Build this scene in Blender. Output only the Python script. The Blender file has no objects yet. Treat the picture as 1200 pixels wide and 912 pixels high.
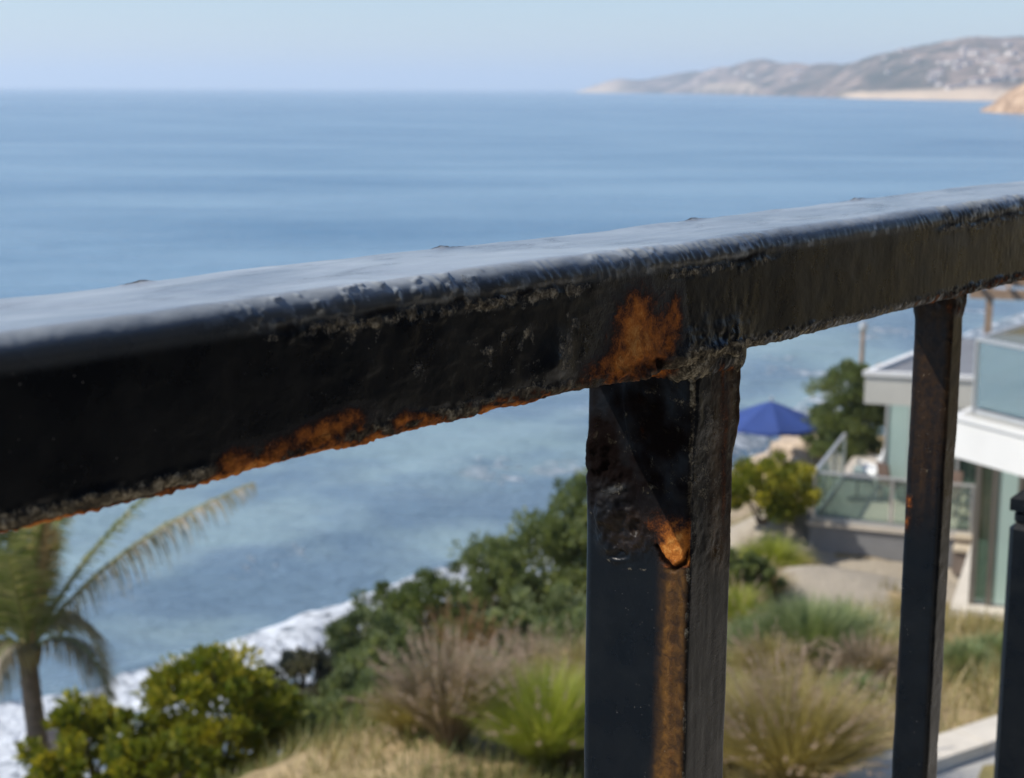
import bpy, math, random
import numpy as np
from mathutils import Vector

random.seed(7)
RNG = np.random.default_rng(11)
scene = bpy.context.scene
col = scene.collection
R = math.radians

# ------------------------------------------------------------------ camera
CAM_Z = 14.0
PITCH, ROLL, FPX = 10.70, 0.25, 1868.0          # degrees, degrees, focal length in units of a 1200 wide frame
_p, _r = R(PITCH), R(ROLL)
_F = np.array([0, math.cos(_p), -math.sin(_p)])
_U0 = np.array([0, math.sin(_p), math.cos(_p)])
_R0 = np.array([1.0, 0, 0])
_RT = math.cos(_r) * _R0 + math.sin(_r) * _U0
_UP = -math.sin(_r) * _R0 + math.cos(_r) * _U0
CAMP = np.array([0, 0, CAM_Z])


def at_z(px, py, z):
    """where the sight line of a spot in the photograph meets the height z"""
    r = _RT * (px - 600) / FPX + _UP * (456 - py) / FPX + _F
    return CAMP + r * ((z - CAM_Z) / r[2])


def at_y(px, py, y):
    r = _RT * (px - 600) / FPX + _UP * (456 - py) / FPX + _F
    return CAMP + r * (y / r[1])


def to_px(X):
    X = np.asarray(X, float) - CAMP
    z = X @ _F
    return 600 + FPX * (X @ _RT) / z, 456 - FPX * (X @ _UP) / z


cam_data = bpy.data.cameras.new("camera")
cam = bpy.data.objects.new("camera", cam_data)
col.objects.link(cam)
cam_data.sensor_width = 36.0
cam_data.lens = 36.0 * FPX / 1200.0
cam_data.clip_start = 0.02
cam_data.clip_end = 90000.0
import mathutils
cam.matrix_world = mathutils.Matrix((
    (_RT[0], _UP[0], -_F[0], 0), (_RT[1], _UP[1], -_F[1], 0), (_RT[2], _UP[2], -_F[2], CAM_Z), (0, 0, 0, 1)))
cam_data.dof.use_dof = True
cam_data.dof.focus_distance = 0.475
cam_data.dof.aperture_fstop = 29.0
scene.camera = cam

# ------------------------------------------------------------------ light
SUN_AZ, SUN_EL = -98.0, 46.0                     # clockwise from +Y, degrees
world = bpy.data.worlds.new("World")
scene.world = world
world.use_nodes = True
wn, wl = world.node_tree.nodes, world.node_tree.links
bg = wn["Background"]
sky = wn.new("ShaderNodeTexSky")
sky.sky_type = 'NISHITA'
sky.sun_disc = False
sky.sun_elevation = R(SUN_EL)
sky.sun_rotation = R(SUN_AZ)
sky.altitude = 0
sky.air_density = 1.0
sky.dust_density = 0.3
sky.ozone_density = 5.0
tint = wn.new("ShaderNodeMix")
tint.data_type = 'RGBA'
tint.blend_type = 'MULTIPLY'
tint.inputs[0].default_value = 1.0
tint.inputs[7].default_value = (0.87, 0.87, 0.92, 1)     # marine air: a little greyer and bluer than the clear-sky model
wl.new(sky.outputs[0], tint.inputs[6])
wl.new(tint.outputs[2], bg.inputs[0])
bg.inputs[1].default_value = 0.105

sun_d = bpy.data.lights.new("sun", 'SUN')
sun_d.energy = 3.6
sun_d.angle = R(0.53)
sun_d.color = (1.0, 0.945, 0.86)
sun = bpy.data.objects.new("sun", sun_d)
col.objects.link(sun)
sv = Vector((math.sin(R(SUN_AZ)) * math.cos(R(SUN_EL)), math.cos(R(SUN_AZ)) * math.cos(R(SUN_EL)), math.sin(R(SUN_EL))))
sun.rotation_euler = sv.to_track_quat('Z', 'Y').to_euler()
sun.location = (0, 0, 60)

scene.view_settings.view_transform = 'Standard'
scene.view_settings.look = 'None'
scene.view_settings.exposure = 0.55
scene.view_settings.gamma = 1.0
scene.render.engine = 'CYCLES'
scene.cycles.use_denoising = True
scene.cycles.max_bounces = 8
scene.cycles.transparent_max_bounces = 12
scene.cycles.volume_bounces = 1
scene.cycles.caustics_reflective = False
scene.cycles.caustics_refractive = False


# ------------------------------------------------------------------ noise
def _hash(ix, iy, iz, seed):
    h = (ix * 374761393 + iy * 668265263 + iz * 2147483647 + seed * 1274126177) & 0xFFFFFFFF
    h = ((h ^ (h >> 13)) * 1274126177) & 0xFFFFFFFF
    h = ((h ^ (h >> 16)) * 2246822519) & 0xFFFFFFFF
    return ((h ^ (h >> 15)) & 0xFFFFFF).astype(np.float64) / 0xFFFFFF


def vnoise(p, seed=0):
    """smooth noise in -1..1 at an (n,3) array of points"""
    p = np.asarray(p, float)
    i = np.floor(p).astype(np.int64)
    f = p - i
    w = f * f * f * (f * (f * 6 - 15) + 10)
    out = 0.0
    for dx in (0, 1):
        wx = w[:, 0] if dx else 1 - w[:, 0]
        for dy in (0, 1):
            wy = w[:, 1] if dy else 1 - w[:, 1]
            for dz in (0, 1):
                wz = w[:, 2] if dz else 1 - w[:, 2]
                out = out + wx * wy * wz * _hash(i[:, 0] + dx, i[:, 1] + dy, i[:, 2] + dz, seed)
    return out * 2 - 1


def fbm(p, octaves=4, seed=0, gain=0.5, lac=2.03):
    p = np.asarray(p, float)
    a, s, out = 1.0, 0.0, 0.0
    for k in range(octaves):
        out = out + a * vnoise(p * lac ** k + 17.3 * k, seed + k)
        s += a
        a *= gain
    return out / s * 1.6


def smooth(a, b, x):
    t = np.clip((x - a) / (b - a), 0, 1)
    return t * t * (3 - 2 * t)


def P3(x, y, z=0.0):
    x = np.asarray(x, float)
    return np.stack([x, np.broadcast_to(y, x.shape), np.broadcast_to(z, x.shape)], -1)


# ------------------------------------------------------------------ objects
def mesh_data(name, V, Fc, mats, attrs=None, smooth_shade=False, mat_index=None):
    V = np.asarray(V, np.float64)
    me = bpy.data.meshes.new(name)
    if isinstance(Fc, np.ndarray):
        n, k = Fc.shape
        me.vertices.add(len(V))
        me.vertices.foreach_set("co", V.astype(np.float32).ravel())
        me.loops.add(n * k)
        me.loops.foreach_set("vertex_index", Fc.astype(np.int32).ravel())
        me.polygons.add(n)
        me.polygons.foreach_set("loop_start", np.arange(0, n * k, k, dtype=np.int32))
        me.polygons.foreach_set("loop_total", np.full(n, k, np.int32))
        me.update(calc_edges=True)
    else:
        me.from_pydata([tuple(v) for v in V], [], [tuple(f) for f in Fc])
    for m in (mats if isinstance(mats, (list, tuple)) else [mats]):
        me.materials.append(m)
    if mat_index is not None:
        me.polygons.foreach_set("material_index", np.asarray(mat_index, np.int32))
    for k, a in (attrs or {}).items():
        a = np.asarray(a, np.float32)
        if a.ndim == 1:
            at = me.attributes.new(k, 'FLOAT', 'POINT')
            at.data.foreach_set("value", a)
        else:
            at = me.attributes.new(k, 'FLOAT_COLOR', 'POINT')
            at.data.foreach_set("color", a.ravel())
    me.polygons.foreach_set("use_smooth", np.full(len(me.polygons), smooth_shade))
    me.update()
    return me


def obj(name, V, Fc, mats, parent=None, attrs=None, smooth_shade=False, loc=None, **tags):
    o = bpy.data.objects.new(name, mesh_data(name, V, Fc, mats, attrs, smooth_shade))
    col.objects.link(o)
    if parent is not None:
        o.parent = parent
    if loc is not None:
        o.location = loc
    for k, v in tags.items():
        o[k] = v
    return o


def thing(name, label, category, loc=(0, 0, 0), rz=0.0, group=None):
    o = bpy.data.objects.new(name, None)
    col.objects.link(o)
    o.location = loc
    o.rotation_euler = (0, 0, rz)
    o.empty_display_size = 0.2
    o['label'] = label
    o['category'] = category
    if group:
        o['group'] = group
    return o


class MB:
    """collects simple solids into one mesh"""

    def __init__(self):
        self.V, self.F = [], []

    def add(self, V, F):
        b = len(self.V)
        self.V += [tuple(v) for v in V]
        self.F += [tuple(i + b for i in f) for f in F]
        return self

    def box(self, lo, hi, bev=0.0):
        x0, y0, z0 = lo
        x1, y1, z1 = hi
        if bev <= 0:
            V = [(x0, y0, z0), (x1, y0, z0), (x1, y1, z0), (x0, y1, z0), (x0, y0, z1), (x1, y0, z1), (x1, y1, z1), (x0, y1, z1)]
            F = [(0, 3, 2, 1), (4, 5, 6, 7), (0, 1, 5, 4), (1, 2, 6, 5), (2, 3, 7, 6), (3, 0, 4, 7)]
            return self.add(V, F)
        b = bev
        ring = lambda i, z: [(x0 + i, y0 + b, z), (x0 + b, y0 + i, z), (x1 - b, y0 + i, z), (x1 - i, y0 + b, z),
                             (x1 - i, y1 - b, z), (x1 - b, y1 - i, z), (x0 + b, y1 - i, z), (x0 + i, y1 - b, z)]
        V = ring(b, z0) + ring(0, z0 + b) + ring(0, z1 - b) + ring(b, z1)
        F = []
        for k in range(3):
            for i in range(8):
                j = (i + 1) % 8
                F.append((k * 8 + i, k * 8 + j, k * 8 + 8 + j, k * 8 + 8 + i))
        F.append(tuple(range(7, -1, -1)))
        F.append(tuple(range(24, 32)))
        return self.add(V, F)

    def prism(self, poly, z0, z1):
        """poly: list of (x, y) counter-clockwise"""
        n = len(poly)
        V = [(x, y, z0) for x, y in poly] + [(x, y, z1) for x, y in poly]
        F = [tuple(range(n - 1, -1, -1)), tuple(range(n, 2 * n))]
        F += [(i, (i + 1) % n, n + (i + 1) % n, n + i) for i in range(n)]
        return self.add(V, F)

    def bar(self, a, b, w, h=None, up=(0, 0, 1)):
        """rectangular bar from a to b"""
        a, b = Vector(a), Vector(b)
        h = h or w
        d = (b - a).normalized()
        u = Vector(up)
        s = d.cross(u)
        if s.length < 1e-4:
            s = d.cross(Vector((1, 0, 0)))
        s.normalize()
        u = s.cross(d)
        V = []
        for q in (a, b):
            for i, j in ((-1, -1), (1, -1), (1, 1), (-1, 1)):
                V.append(q + s * (i * w / 2) + u * (j * h / 2))
        F = [(3, 2, 1, 0), (4, 5, 6, 7), (0, 1, 5, 4), (1, 2, 6, 5), (2, 3, 7, 6), (3, 0, 4, 7)]
        return self.add(V, F)

    def tube(self, pts, rad, n=8):
        pts = [Vector(p) for p in pts]
        rad = rad if isinstance(rad, (list, tuple)) else [rad] * len(pts)
        V, F = [], []
        for k, p in enumerate(pts):
            d = (pts[min(k + 1, len(pts) - 1)] - pts[max(k - 1, 0)]).normalized()
            s = d.cross(Vector((0, 1, 0.03)))
            if s.length < 1e-3:
                s = d.cross(Vector((1, 0, 0)))
            s.normalize()
            u = s.cross(d)
            for i in range(n):
                a = 2 * math.pi * i / n
                V.append(p + (s * math.cos(a) + u * math.sin(a)) * rad[k])
        for k in range(len(pts) - 1):
            for i in range(n):
                j = (i + 1) % n
                F.append((k * n + i, k * n + j, (k + 1) * n + j, (k + 1) * n + i))
        F.append(tuple(range(n - 1, -1, -1)))
        F.append(tuple((len(pts) - 1) * n + i for i in range(n)))
        return self.add(V, F)

    def build(self, name, mat, parent=None, smooth_shade=False, **tags):
        return obj(name, np.array([tuple(v) for v in self.V]), self.F, mat, parent, smooth_shade=smooth_shade, **tags)


# ------------------------------------------------------------------ materials
class NT:
    def __init__(self, name):
        self.m = bpy.data.materials.new(name)
        self.m.use_nodes = True
        self.t = self.m.node_tree
        self.b = self.t.nodes["Principled BSDF"]
        self.out = self.t.nodes["Material Output"]
        self._co = None

    def n(self, t, **kw):
        nd = self.t.nodes.new(t)
        for k, v in kw.items():
            setattr(nd, k, v)
        return nd

    def link(self, a, b):
        self.t.links.new(a, b)
        return self

    def val(self, sock, v):
        if hasattr(v, "is_output") or isinstance(v, bpy.types.NodeSocket):
            self.t.links.new(v, sock)
        else:
            sock.default_value = v

    def coord(self, scale=None):
        if self._co is None:
            self._co = self.n("ShaderNodeTexCoord").outputs["Object"]
        if scale is None:
            return self._co
        mp = self.n("ShaderNodeMapping")
        mp.inputs["Scale"].default_value = scale
        self.link(self._co, mp.inputs["Vector"])
        return mp.outputs[0]

    def noise(self, scale, detail=4, rough=0.55, dist=0.0, stretch=None, co=None):
        nd = self.n("ShaderNodeTexNoise")
        nd.inputs["Scale"].default_value = scale
        nd.inputs["Detail"].default_value = detail
        nd.inputs["Roughness"].default_value = rough
        nd.inputs["Distortion"].default_value = dist
        self.link(co if co is not None else self.coord(stretch), nd.inputs["Vector"])
        return nd.outputs["Fac"]

    def voronoi(self, scale, stretch=None, feature='F1'):
        nd = self.n("ShaderNodeTexVoronoi", feature=feature)
        nd.inputs["Scale"].default_value = scale
        self.link(self.coord(stretch), nd.inputs["Vector"])
        return nd.outputs["Distance"]

    def attr(self, name, ch=None):
        nd = self.n("ShaderNodeAttribute", attribute_name=name)
        if ch is None:
            return nd.outputs["Fac"]
        sp = self.n("ShaderNodeSeparateColor")
        self.link(nd.outputs["Color"], sp.inputs[0])
        return sp.outputs[ch]

    def ramp(self, fac, stops):
        nd = self.n("ShaderNodeValToRGB")
        el = nd.color_ramp.elements
        while len(el) < len(stops):
            el.new(0.5)
        for e, (p, c) in zip(el, stops):
            e.position = p
            e.color = (*c, 1) if not isinstance(c, (int, float)) else (c, c, c, 1)
        self.link(fac, nd.inputs[0])
        return nd.outputs[0]

    def mix(self, fac, a, b, blend='MIX'):
        nd = self.n("ShaderNodeMix", data_type='RGBA', blend_type=blend)
        self.val(nd.inputs[0], fac)
        for s, v in ((nd.inputs[6], a), (nd.inputs[7], b)):
            if isinstance(v, tuple) and len(v) == 3:
                v = (*v, 1)
            self.val(s, v)
        return nd.outputs[2]

    def math(self, op, a, b=0.0, clamp=False):
        nd = self.n("ShaderNodeMath", operation=op, use_clamp=clamp)
        self.val(nd.inputs[0], a)
        self.val(nd.inputs[1], b)
        return nd.outputs[0]

    def maprange(self, v, a, b, c=0.0, d=1.0):
        nd = self.n("ShaderNodeMapRange", interpolation_type='SMOOTHSTEP')
        self.link(v, nd.inputs[0])
        for i, x in enumerate((a, b, c, d)):
            nd.inputs[i + 1].default_value = x
        return nd.outputs[0]

    def bump(self, h, dist, strength=1.0, prev=None):
        nd = self.n("ShaderNodeBump")
        nd.inputs["Strength"].default_value = strength
        nd.inputs["Distance"].default_value = dist
        self.link(h, nd.inputs["Height"])
        if prev is not None:
            self.link(prev, nd.inputs["Normal"])
        return nd.outputs[0]

    def set(self, **kw):
        names = dict(color="Base Color", rough="Roughness", metal="Metallic", spec="Specular IOR Level", normal="Normal",
                     ior="IOR", trans="Transmission Weight", alpha="Alpha", sheen="Sheen Weight")
        for k, v in kw.items():
            if isinstance(v, tuple) and len(v) == 3:
                v = (*v, 1)
            self.val(self.b.inputs[names[k]], v)
        return self.m


def mat_plain(name, c, rough=0.6, var=0.12, scale=3.0, metal=0.0, bump=0.0):
    m = NT(name)
    n1 = m.noise(scale, 5)
    lo = tuple(x * (1 - var) for x in c)
    hi = tuple(min(1, x * (1 + var)) for x in c)
    kw = dict(color=m.ramp(n1, [(0.3, lo), (0.7, hi)]), rough=rough, metal=metal)
    if bump:
        kw['normal'] = m.bump(m.noise(scale * 8, 4), bump)
    return m.set(**kw)


def mat_leaf(name, c1, c2, c3=None, trans=0.35, rough=0.55):
    m = NT(name)
    t = m.attr("tint")
    c = m.ramp(t, [(0.0, c1), (0.6, c2), (1.0, c3 or c2)])
    m.set(color=c, rough=rough, spec=0.3)
    tl = m.n("ShaderNodeBsdfTranslucent")
    m.link(m.mix(1.0, c, (1.0, 1.0, 0.55), 'MULTIPLY'), tl.inputs[0])
    mx = m.n("ShaderNodeMixShader")
    mx.inputs[0].default_value = trans
    m.link(m.b.outputs[0], mx.inputs[1])
    m.link(tl.outputs[0], mx.inputs[2])
    m.link(mx.outputs[0], m.out.inputs[0])
    return m.m


def mat_glass(name, tint, gloss=0.10, milky=0.0, milk=(0.5, 0.7, 0.65)):
    m = NT(name)
    tr = m.n("ShaderNodeBsdfTransparent")
    tr.inputs[0].default_value = (*tint, 1)
    gl = m.n("ShaderNodeBsdfGlossy")
    gl.inputs["Roughness"].default_value = 0.04
    gl.inputs["Color"].default_value = (0.9, 0.95, 0.95, 1)
    fr = m.n("ShaderNodeFresnel")
    fr.inputs[0].default_value = 1.5
    fac = m.math('ADD', m.math('MULTIPLY', fr.outputs[0], 0.45), gloss, clamp=True)
    mx = m.n("ShaderNodeMixShader")
    m.link(fac, mx.inputs[0])
    df = m.n("ShaderNodeBsdfDiffuse")
    df.inputs[0].default_value = (*milk, 1)
    m2 = m.n("ShaderNodeMixShader")
    m2.inputs[0].default_value = milky
    m.link(tr.outputs[0], m2.inputs[1])
    m.link(df.outputs[0], m2.inputs[2])
    m.link(m2.outputs[0], mx.inputs[1])
    m.link(gl.outputs[0], mx.inputs[2])
    m.link(mx.outputs[0], m.out.inputs[0])
    return m.m


def mat_paint():
    """old black gloss paint on steel with rust, crust, grime and painted sky sheen where the mesh attributes say so"""
    m = NT("weathered_black_paint")
    A = m.n("ShaderNodeAttribute", attribute_name="wear")
    sp = m.n("ShaderNodeSeparateColor")
    m.link(A.outputs["Color"], sp.inputs[0])
    rust, crust, crack = sp.outputs[0], sp.outputs[1], sp.outputs[2]
    film = m.attr("film")
    dust_sheen = m.attr("dust_sheen")
    fine = m.noise(1500, 6, 0.65)
    mid = m.noise(320, 6, 0.6, 0.6)
    broad = m.noise(60, 5, 0.6)
    paint = m.ramp(broad, [(0.3, (0.0012, 0.0022, 0.0042)), (0.7, (0.0050, 0.0062, 0.0075))])
    ridx = m.math('ADD', m.math('SUBTRACT', m.math('MULTIPLY', rust, 0.74), 0.10), m.math('ADD', m.math('MULTIPLY', m.math('SUBTRACT', mid, 0.5), 0.75), m.math('ADD', m.math('MULTIPLY', m.math('SUBTRACT', fine, 0.5), 0.65), m.math('MULTIPLY', broad, 0.36))))
    rustc = m.ramp(ridx, [(0.28, (0.010, 0.0045, 0.003)), (0.42, (0.060, 0.018, 0.006)), (0.57, (0.20, 0.060, 0.010)), (0.76, (0.36, 0.112, 0.015)), (0.96, (0.52, 0.23, 0.055))])
    crustc = m.ramp(m.math('ADD', m.math('MULTIPLY', mid, 0.6), m.math('MULTIPLY', fine, 0.4)),
                    [(0.38, (0.010, 0.009, 0.008)), (0.5, (0.095, 0.078, 0.052)), (0.62, (0.34, 0.30, 0.22))])
    filmc = m.ramp(mid, [(0.35, (0.045, 0.021, 0.007)), (0.65, (0.17, 0.078, 0.015))])
    sheenc = m.ramp(m.noise(38, 5, 0.6, 0.5, (0.4, 1, 1)), [(0.35, (0.19, 0.215, 0.235)), (0.7, (0.36, 0.385, 0.395))])  # pale salt colour that also stands in for reflected sky
    c = m.mix(film, paint, filmc)
    # ragged edges: push the mask through the noise
    edge = m.math('MULTIPLY', m.math('SUBTRACT', mid, 0.5), 0.9)
    fe = m.math('MULTIPLY', m.math('SUBTRACT', fine, 0.5), 0.7)
    er = m.maprange(m.math('ADD', m.math('ADD', crust, edge), fe), 0.38, 0.62)
    c = m.mix(er, c, crustc)
    rr = m.maprange(m.math('ADD', m.math('ADD', rust, m.math('MULTIPLY', edge, 0.25)), m.math('MULTIPLY', fe, 0.30)), 0.06, 0.50)
    c = m.mix(rr, c, rustc)
    dd = m.math('MULTIPLY', dust_sheen, m.maprange(m.math('ADD', m.noise(55, 6, 0.7, 0.8, (0.35, 1, 1)), m.math('MULTIPLY', fe, 0.3)), 0.10, 0.52), clamp=True)
    c = m.mix(dd, c, sheenc)
    spk = m.maprange(m.voronoi(520), 0.05, 0.10, 1.0, 0.0)
    spk = m.math('MULTIPLY', spk, m.maprange(m.noise(170, 2), 0.52, 0.62))
    c = m.mix(m.math('MULTIPLY', spk, 0.55), c, (0.30, 0.28, 0.25))
    c = m.mix(m.math('MULTIPLY', crack, 0.95), c, (0.004, 0.002, 0.0015))
    rough = m.ramp(broad, [(0.3, 0.22), (0.7, 0.38)])
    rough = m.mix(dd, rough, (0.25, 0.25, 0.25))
    rough = m.mix(m.math('MAXIMUM', er, rr), rough, (0.82, 0.82, 0.82))
    h = m.math('ADD', m.math('MULTIPLY', fine, m.math('ADD', m.math('MULTIPLY', er, 1.0), m.math('SUBTRACT', 0.10, m.math('MULTIPLY', dd, 0.095)))),
               m.math('MULTIPLY', mid, m.math('ADD', m.math('MULTIPLY', m.math('MAXIMUM', er, rr), 1.2), m.math('SUBTRACT', 0.22, m.math('MULTIPLY', dd, 0.215)))))
    rough = m.mix(crack, rough, (0.9, 0.9, 0.9))
    n = m.bump(h, 0.0006, 0.8)
    m.set(color=c, rough=rough, normal=n, spec=m.math('SUBTRACT', 0.165, m.math('MULTIPLY', crack, 0.14)))
    return m.m

# ------------------------------------------------------------------ coast line and terrain heights
WL = np.array([(-40, -90), (-24, -40), (-16, -12), (-14.5, 2), (-13.5, 14), (-11.0, 22), (-7.5, 29.0), (-2.6, 33.6), (1.2, 37.8), (5.2, 44.8),
               (10.8, 54), (17.5, 66), (28.5, 83), (43, 106), (66, 130), (100, 160), (160, 190), (260, 230), (420, 270)], float)


def shore_dist(x, y):
    """distance to the water line, positive on the seaward side"""
    best = np.full(x.shape, 1e9)
    sgn = np.ones(x.shape)
    for a, b in zip(WL[:-1], WL[1:]):
        d = b - a
        L2 = d @ d
        t = np.clip(((x - a[0]) * d[0] + (y - a[1]) * d[1]) / L2, 0, 1)
        qx, qy = a[0] + t * d[0] - x, a[1] + t * d[1] - y
        dist = np.hypot(qx, qy)
        cr = d[0] * (y - a[1]) - d[1] * (x - a[0])
        m = dist < best
        best = np.where(m, dist, best)
        sgn = np.where(m, np.sign(cr), sgn)
    return best * sgn


CP = np.array([
    (0, 0, 8.9), (3, 6, 8.5), (-3, 6, 8.0), (-2.5, 14.3, 7.35), (-1.3, 16, 7.35), (0.4, 15.6, 7.4), (2.0, 14.5, 7.6), (2.67, 13.3, 7.85), (4.8, 14.8, 7.75),
    (7.5, 16.5, 7.6), (3.8, 19.8, 6.7), (1.2, 19.0, 6.7), (0.0, 20.5, 6.3), (5.3, 28.7, 5.25), (6.3, 32.6, 4.12), (9.4, 31.5, 4.15), (7.8, 32.0, 4.12), (7.5, 25.3, 5.45), (5.6, 23.5, 5.9),
    (9.5, 24.8, 5.5), (12, 30, 4.8), (15, 24, 6.0), (20, 34, 5.2), (30, 40, 6.5), (40, 70, 6), (9.5, 37, 4.5), (12, 42, 4.4), (16, 52, 4.2), (26, 70, 4.5),
    (5.8, 34, 4.7), (4.4, 31, 4.2), (7.5, 41, 3.6), (8.2, 48, 2.5), (8.8, 52.5, 1.2), (2.0, 30, 3.4), (0.3, 27, 3.6), (-0.6, 22.5, 5.2), (0.2, 33, 1.6),
    (-3.4, 18.5, 5.3), (-2.0, 19.6, 5.1), (-5.0, 18.0, 4.3), (-4.5, 22, 3.0), (-6.5, 20.5, 2.8), (-6.4, 15, 5.0), (-9, 21, 1.4), (-4.5, 27, 1.5), (-8, 10, 5.4), (-10, 16, 2.4),
    (-8, -5, 6.8), (0, -20, 10), (20, -20, 11), (30, 0, 10), (60, 20, 12), (10, 8, 8.3), (120, 60, 16), (60, 90, 8), (100, 120, 7), (300, 120, 22), (420, 150, 26), (-10, -40, 6), (40, -60, 15)], float)
_extra = []
for k in range(len(WL)):
    a, b = WL[max(k - 1, 0)], WL[min(k + 1, len(WL) - 1)]
    d = (b - a) / np.linalg.norm(b - a)
    nn = np.array([-d[1], d[0]])
    q = WL[k]
    s = min(1 + 0.02 * np.hypot(*q), 4)
    _extra += [(q[0], q[1], 0.0), (q[0] + nn[0] * 7 * s, q[1] + nn[1] * 7 * s, -1.6), (q[0] + nn[0] * 22 * s, q[1] + nn[1] * 22 * s, -3.0)]
CP = np.vstack([CP, np.array(_extra)])


def _ker(r):
    return r                                     # biharmonic-like, no overshoot


_Dm = np.hypot(CP[:, None, 0] - CP[None, :, 0], CP[:, None, 1] - CP[None, :, 1])
_W = np.linalg.solve(_ker(np.sqrt(_Dm ** 2 + 1.0)) + np.eye(len(CP)) * 0.02, CP[:, 2])


def ground_h(x, y):
    x = np.atleast_1d(np.asarray(x, float))
    y = np.atleast_1d(np.asarray(y, float))
    out = np.zeros(x.shape)
    for k in range(len(CP)):
        out += _W[k] * np.sqrt((x - CP[k, 0]) ** 2 + (y - CP[k, 1]) ** 2 + 1.0)
    return out


def gh(x, y):
    return float(ground_h(x, y)[0])


# ------------------------------------------------------------------ sea
def build_sea():
    m = NT("sea_water")
    s = m.attr("shore")
    big = m.noise(0.035, 4, 0.55, 0.3, (0.35, 1.0, 1))
    patch = m.noise(0.0035, 4, 0.55, 0.4, (0.3, 1.5, 1))
    warp = m.noise(0.55, 5, 0.6)
    fine = m.noise(1.6, 6, 0.7, 0.8)
    lace = m.noise(0.9, 6, 0.72, 1.5)
    s1 = m.math('ADD', s, m.math('MULTIPLY', m.math('SUBTRACT', warp, 0.5), 2.4))
    # foam behind the breaking wave
    inside = m.maprange(s1, 6.3, 5.9, 0, 1)
    sx = m.n('ShaderNodeSeparateXYZ')
    m.link(m.coord(), sx.inputs[0])
    north = m.maprange(sx.outputs[1], 41.0, 52.0)
    dens = m.maprange(s1, 1.5, 5.4, -0.05, 0.17)
    f1 = m.math('MULTIPLY', inside, m.maprange(m.math('SUBTRACT', m.math('ADD', lace, dens), m.math('MULTIPLY', north, 0.12)), 0.47, 0.64))
    # loose foam farther out
    band = m.math('MULTIPLY', m.maprange(s1, 7.5, 9.0), m.maprange(s1, 15.0, 11.0))
    f2 = m.math('MULTIPLY', band, m.maprange(m.math('ADD', m.math('MULTIPLY', m.noise(0.11, 3, 0.5), 0.75), m.math('MULTIPLY', lace, 0.3)), 0.585, 0.66))
    foam = m.math('MAXIMUM', f1, m.math('MULTIPLY', f2, 0.9))
    # shallow water is greener and lighter over sand, dark over kelp and rock
    shallow = m.maprange(s, 65.0, 4.0)
    kelp = m.maprange(m.math('ADD', m.noise(0.09, 4, 0.6), m.maprange(s, 26.0, 6.0, 0.0, 0.12)), 0.47, 0.66)
    deep = m.ramp(m.math('ADD', m.math('MULTIPLY', big, 0.5), m.math('MULTIPLY', patch, 0.5)), [(0.40, (0.078, 0.175, 0.275)), (0.60, (0.195, 0.310, 0.395))])
    sh = m.mix(kelp, (0.225, 0.310, 0.325), (0.130, 0.195, 0.250))
    c = m.mix(shallow, deep, sh)
    c = m.mix(foam, c, (0.74, 0.775, 0.80))
    rough = m.mix(foam, m.mix(patch, (0.12, 0.12, 0.12), (0.34, 0.34, 0.34)), (0.9, 0.9, 0.9))
    w1 = m.noise(0.30, 6, 0.62, 0.2, (0.45, 1.0, 1))
    w2 = m.noise(1.9, 5, 0.6, 0.2, (0.6, 1.0, 1))
    n = m.bump(w1, 1.1, 0.9)
    n = m.bump(w2, 0.12, 0.8, n)
    n = m.bump(m.math('MULTIPLY', foam, fine), 0.25, 0.9, n)
    m.set(color=c, rough=rough, normal=n, ior=1.33)
    rr = np.concatenate([[0.0], np.geomspace(8, 40000, 520)])
    az = np.radians(np.concatenate([np.linspace(-180, -30, 60, endpoint=False), np.linspace(-30, 40, 500, endpoint=False), np.linspace(40, 180, 60, endpoint=False)]))
    na = len(az)
    Rr, A = np.meshgrid(rr, az, indexing='ij')
    x, y = (Rr * np.sin(A)).ravel(), (Rr * np.cos(A)).ravel()
    sd = np.full(x.shape, 500.0)
    near = Rr.ravel() < 480
    sd[near] = shore_dist(x[near], y[near])
    z = np.zeros(x.shape)
    q = Rr.ravel() < 480
    p = np.stack([x[q], y[q], 0 * x[q]], -1)
    s = sd[q] + fbm(p * 0.12, 3, 5) * 1.0
    breaker = 0.55 * np.exp(-((s - 5.6) / 0.9) ** 2) + 0.25 * np.exp(-((s - 12.5) / 2.0) ** 2)
    swell = 0.10 * fbm(p * np.array([0.10, 0.26, 1]), 3, 9) * np.clip(1 - Rr.ravel()[q] / 480, 0, 1)
    chop = 0.12 * fbm(p * 0.9, 3, 3) * smooth(7, 4, s)
    z[q] = (breaker * (0.8 + 0.4 * fbm(p * 0.25, 2, 8)) + swell + chop)
    V = np.stack([x, y, z], -1)
    i = np.arange(len(rr) - 1)[:, None] * na
    j = np.arange(na)[None, :]
    j2 = (j + 1) % na
    Fq = np.stack([i + j, i + j2, i + na + j2, i + na + j], -1).reshape(-1, 4)[:, ::-1]
    obj("sea", V, Fq, m.m, attrs={"shore": np.clip(sd, -50, 500)}, smooth_shade=True, kind="structure")


build_sea()


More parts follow.
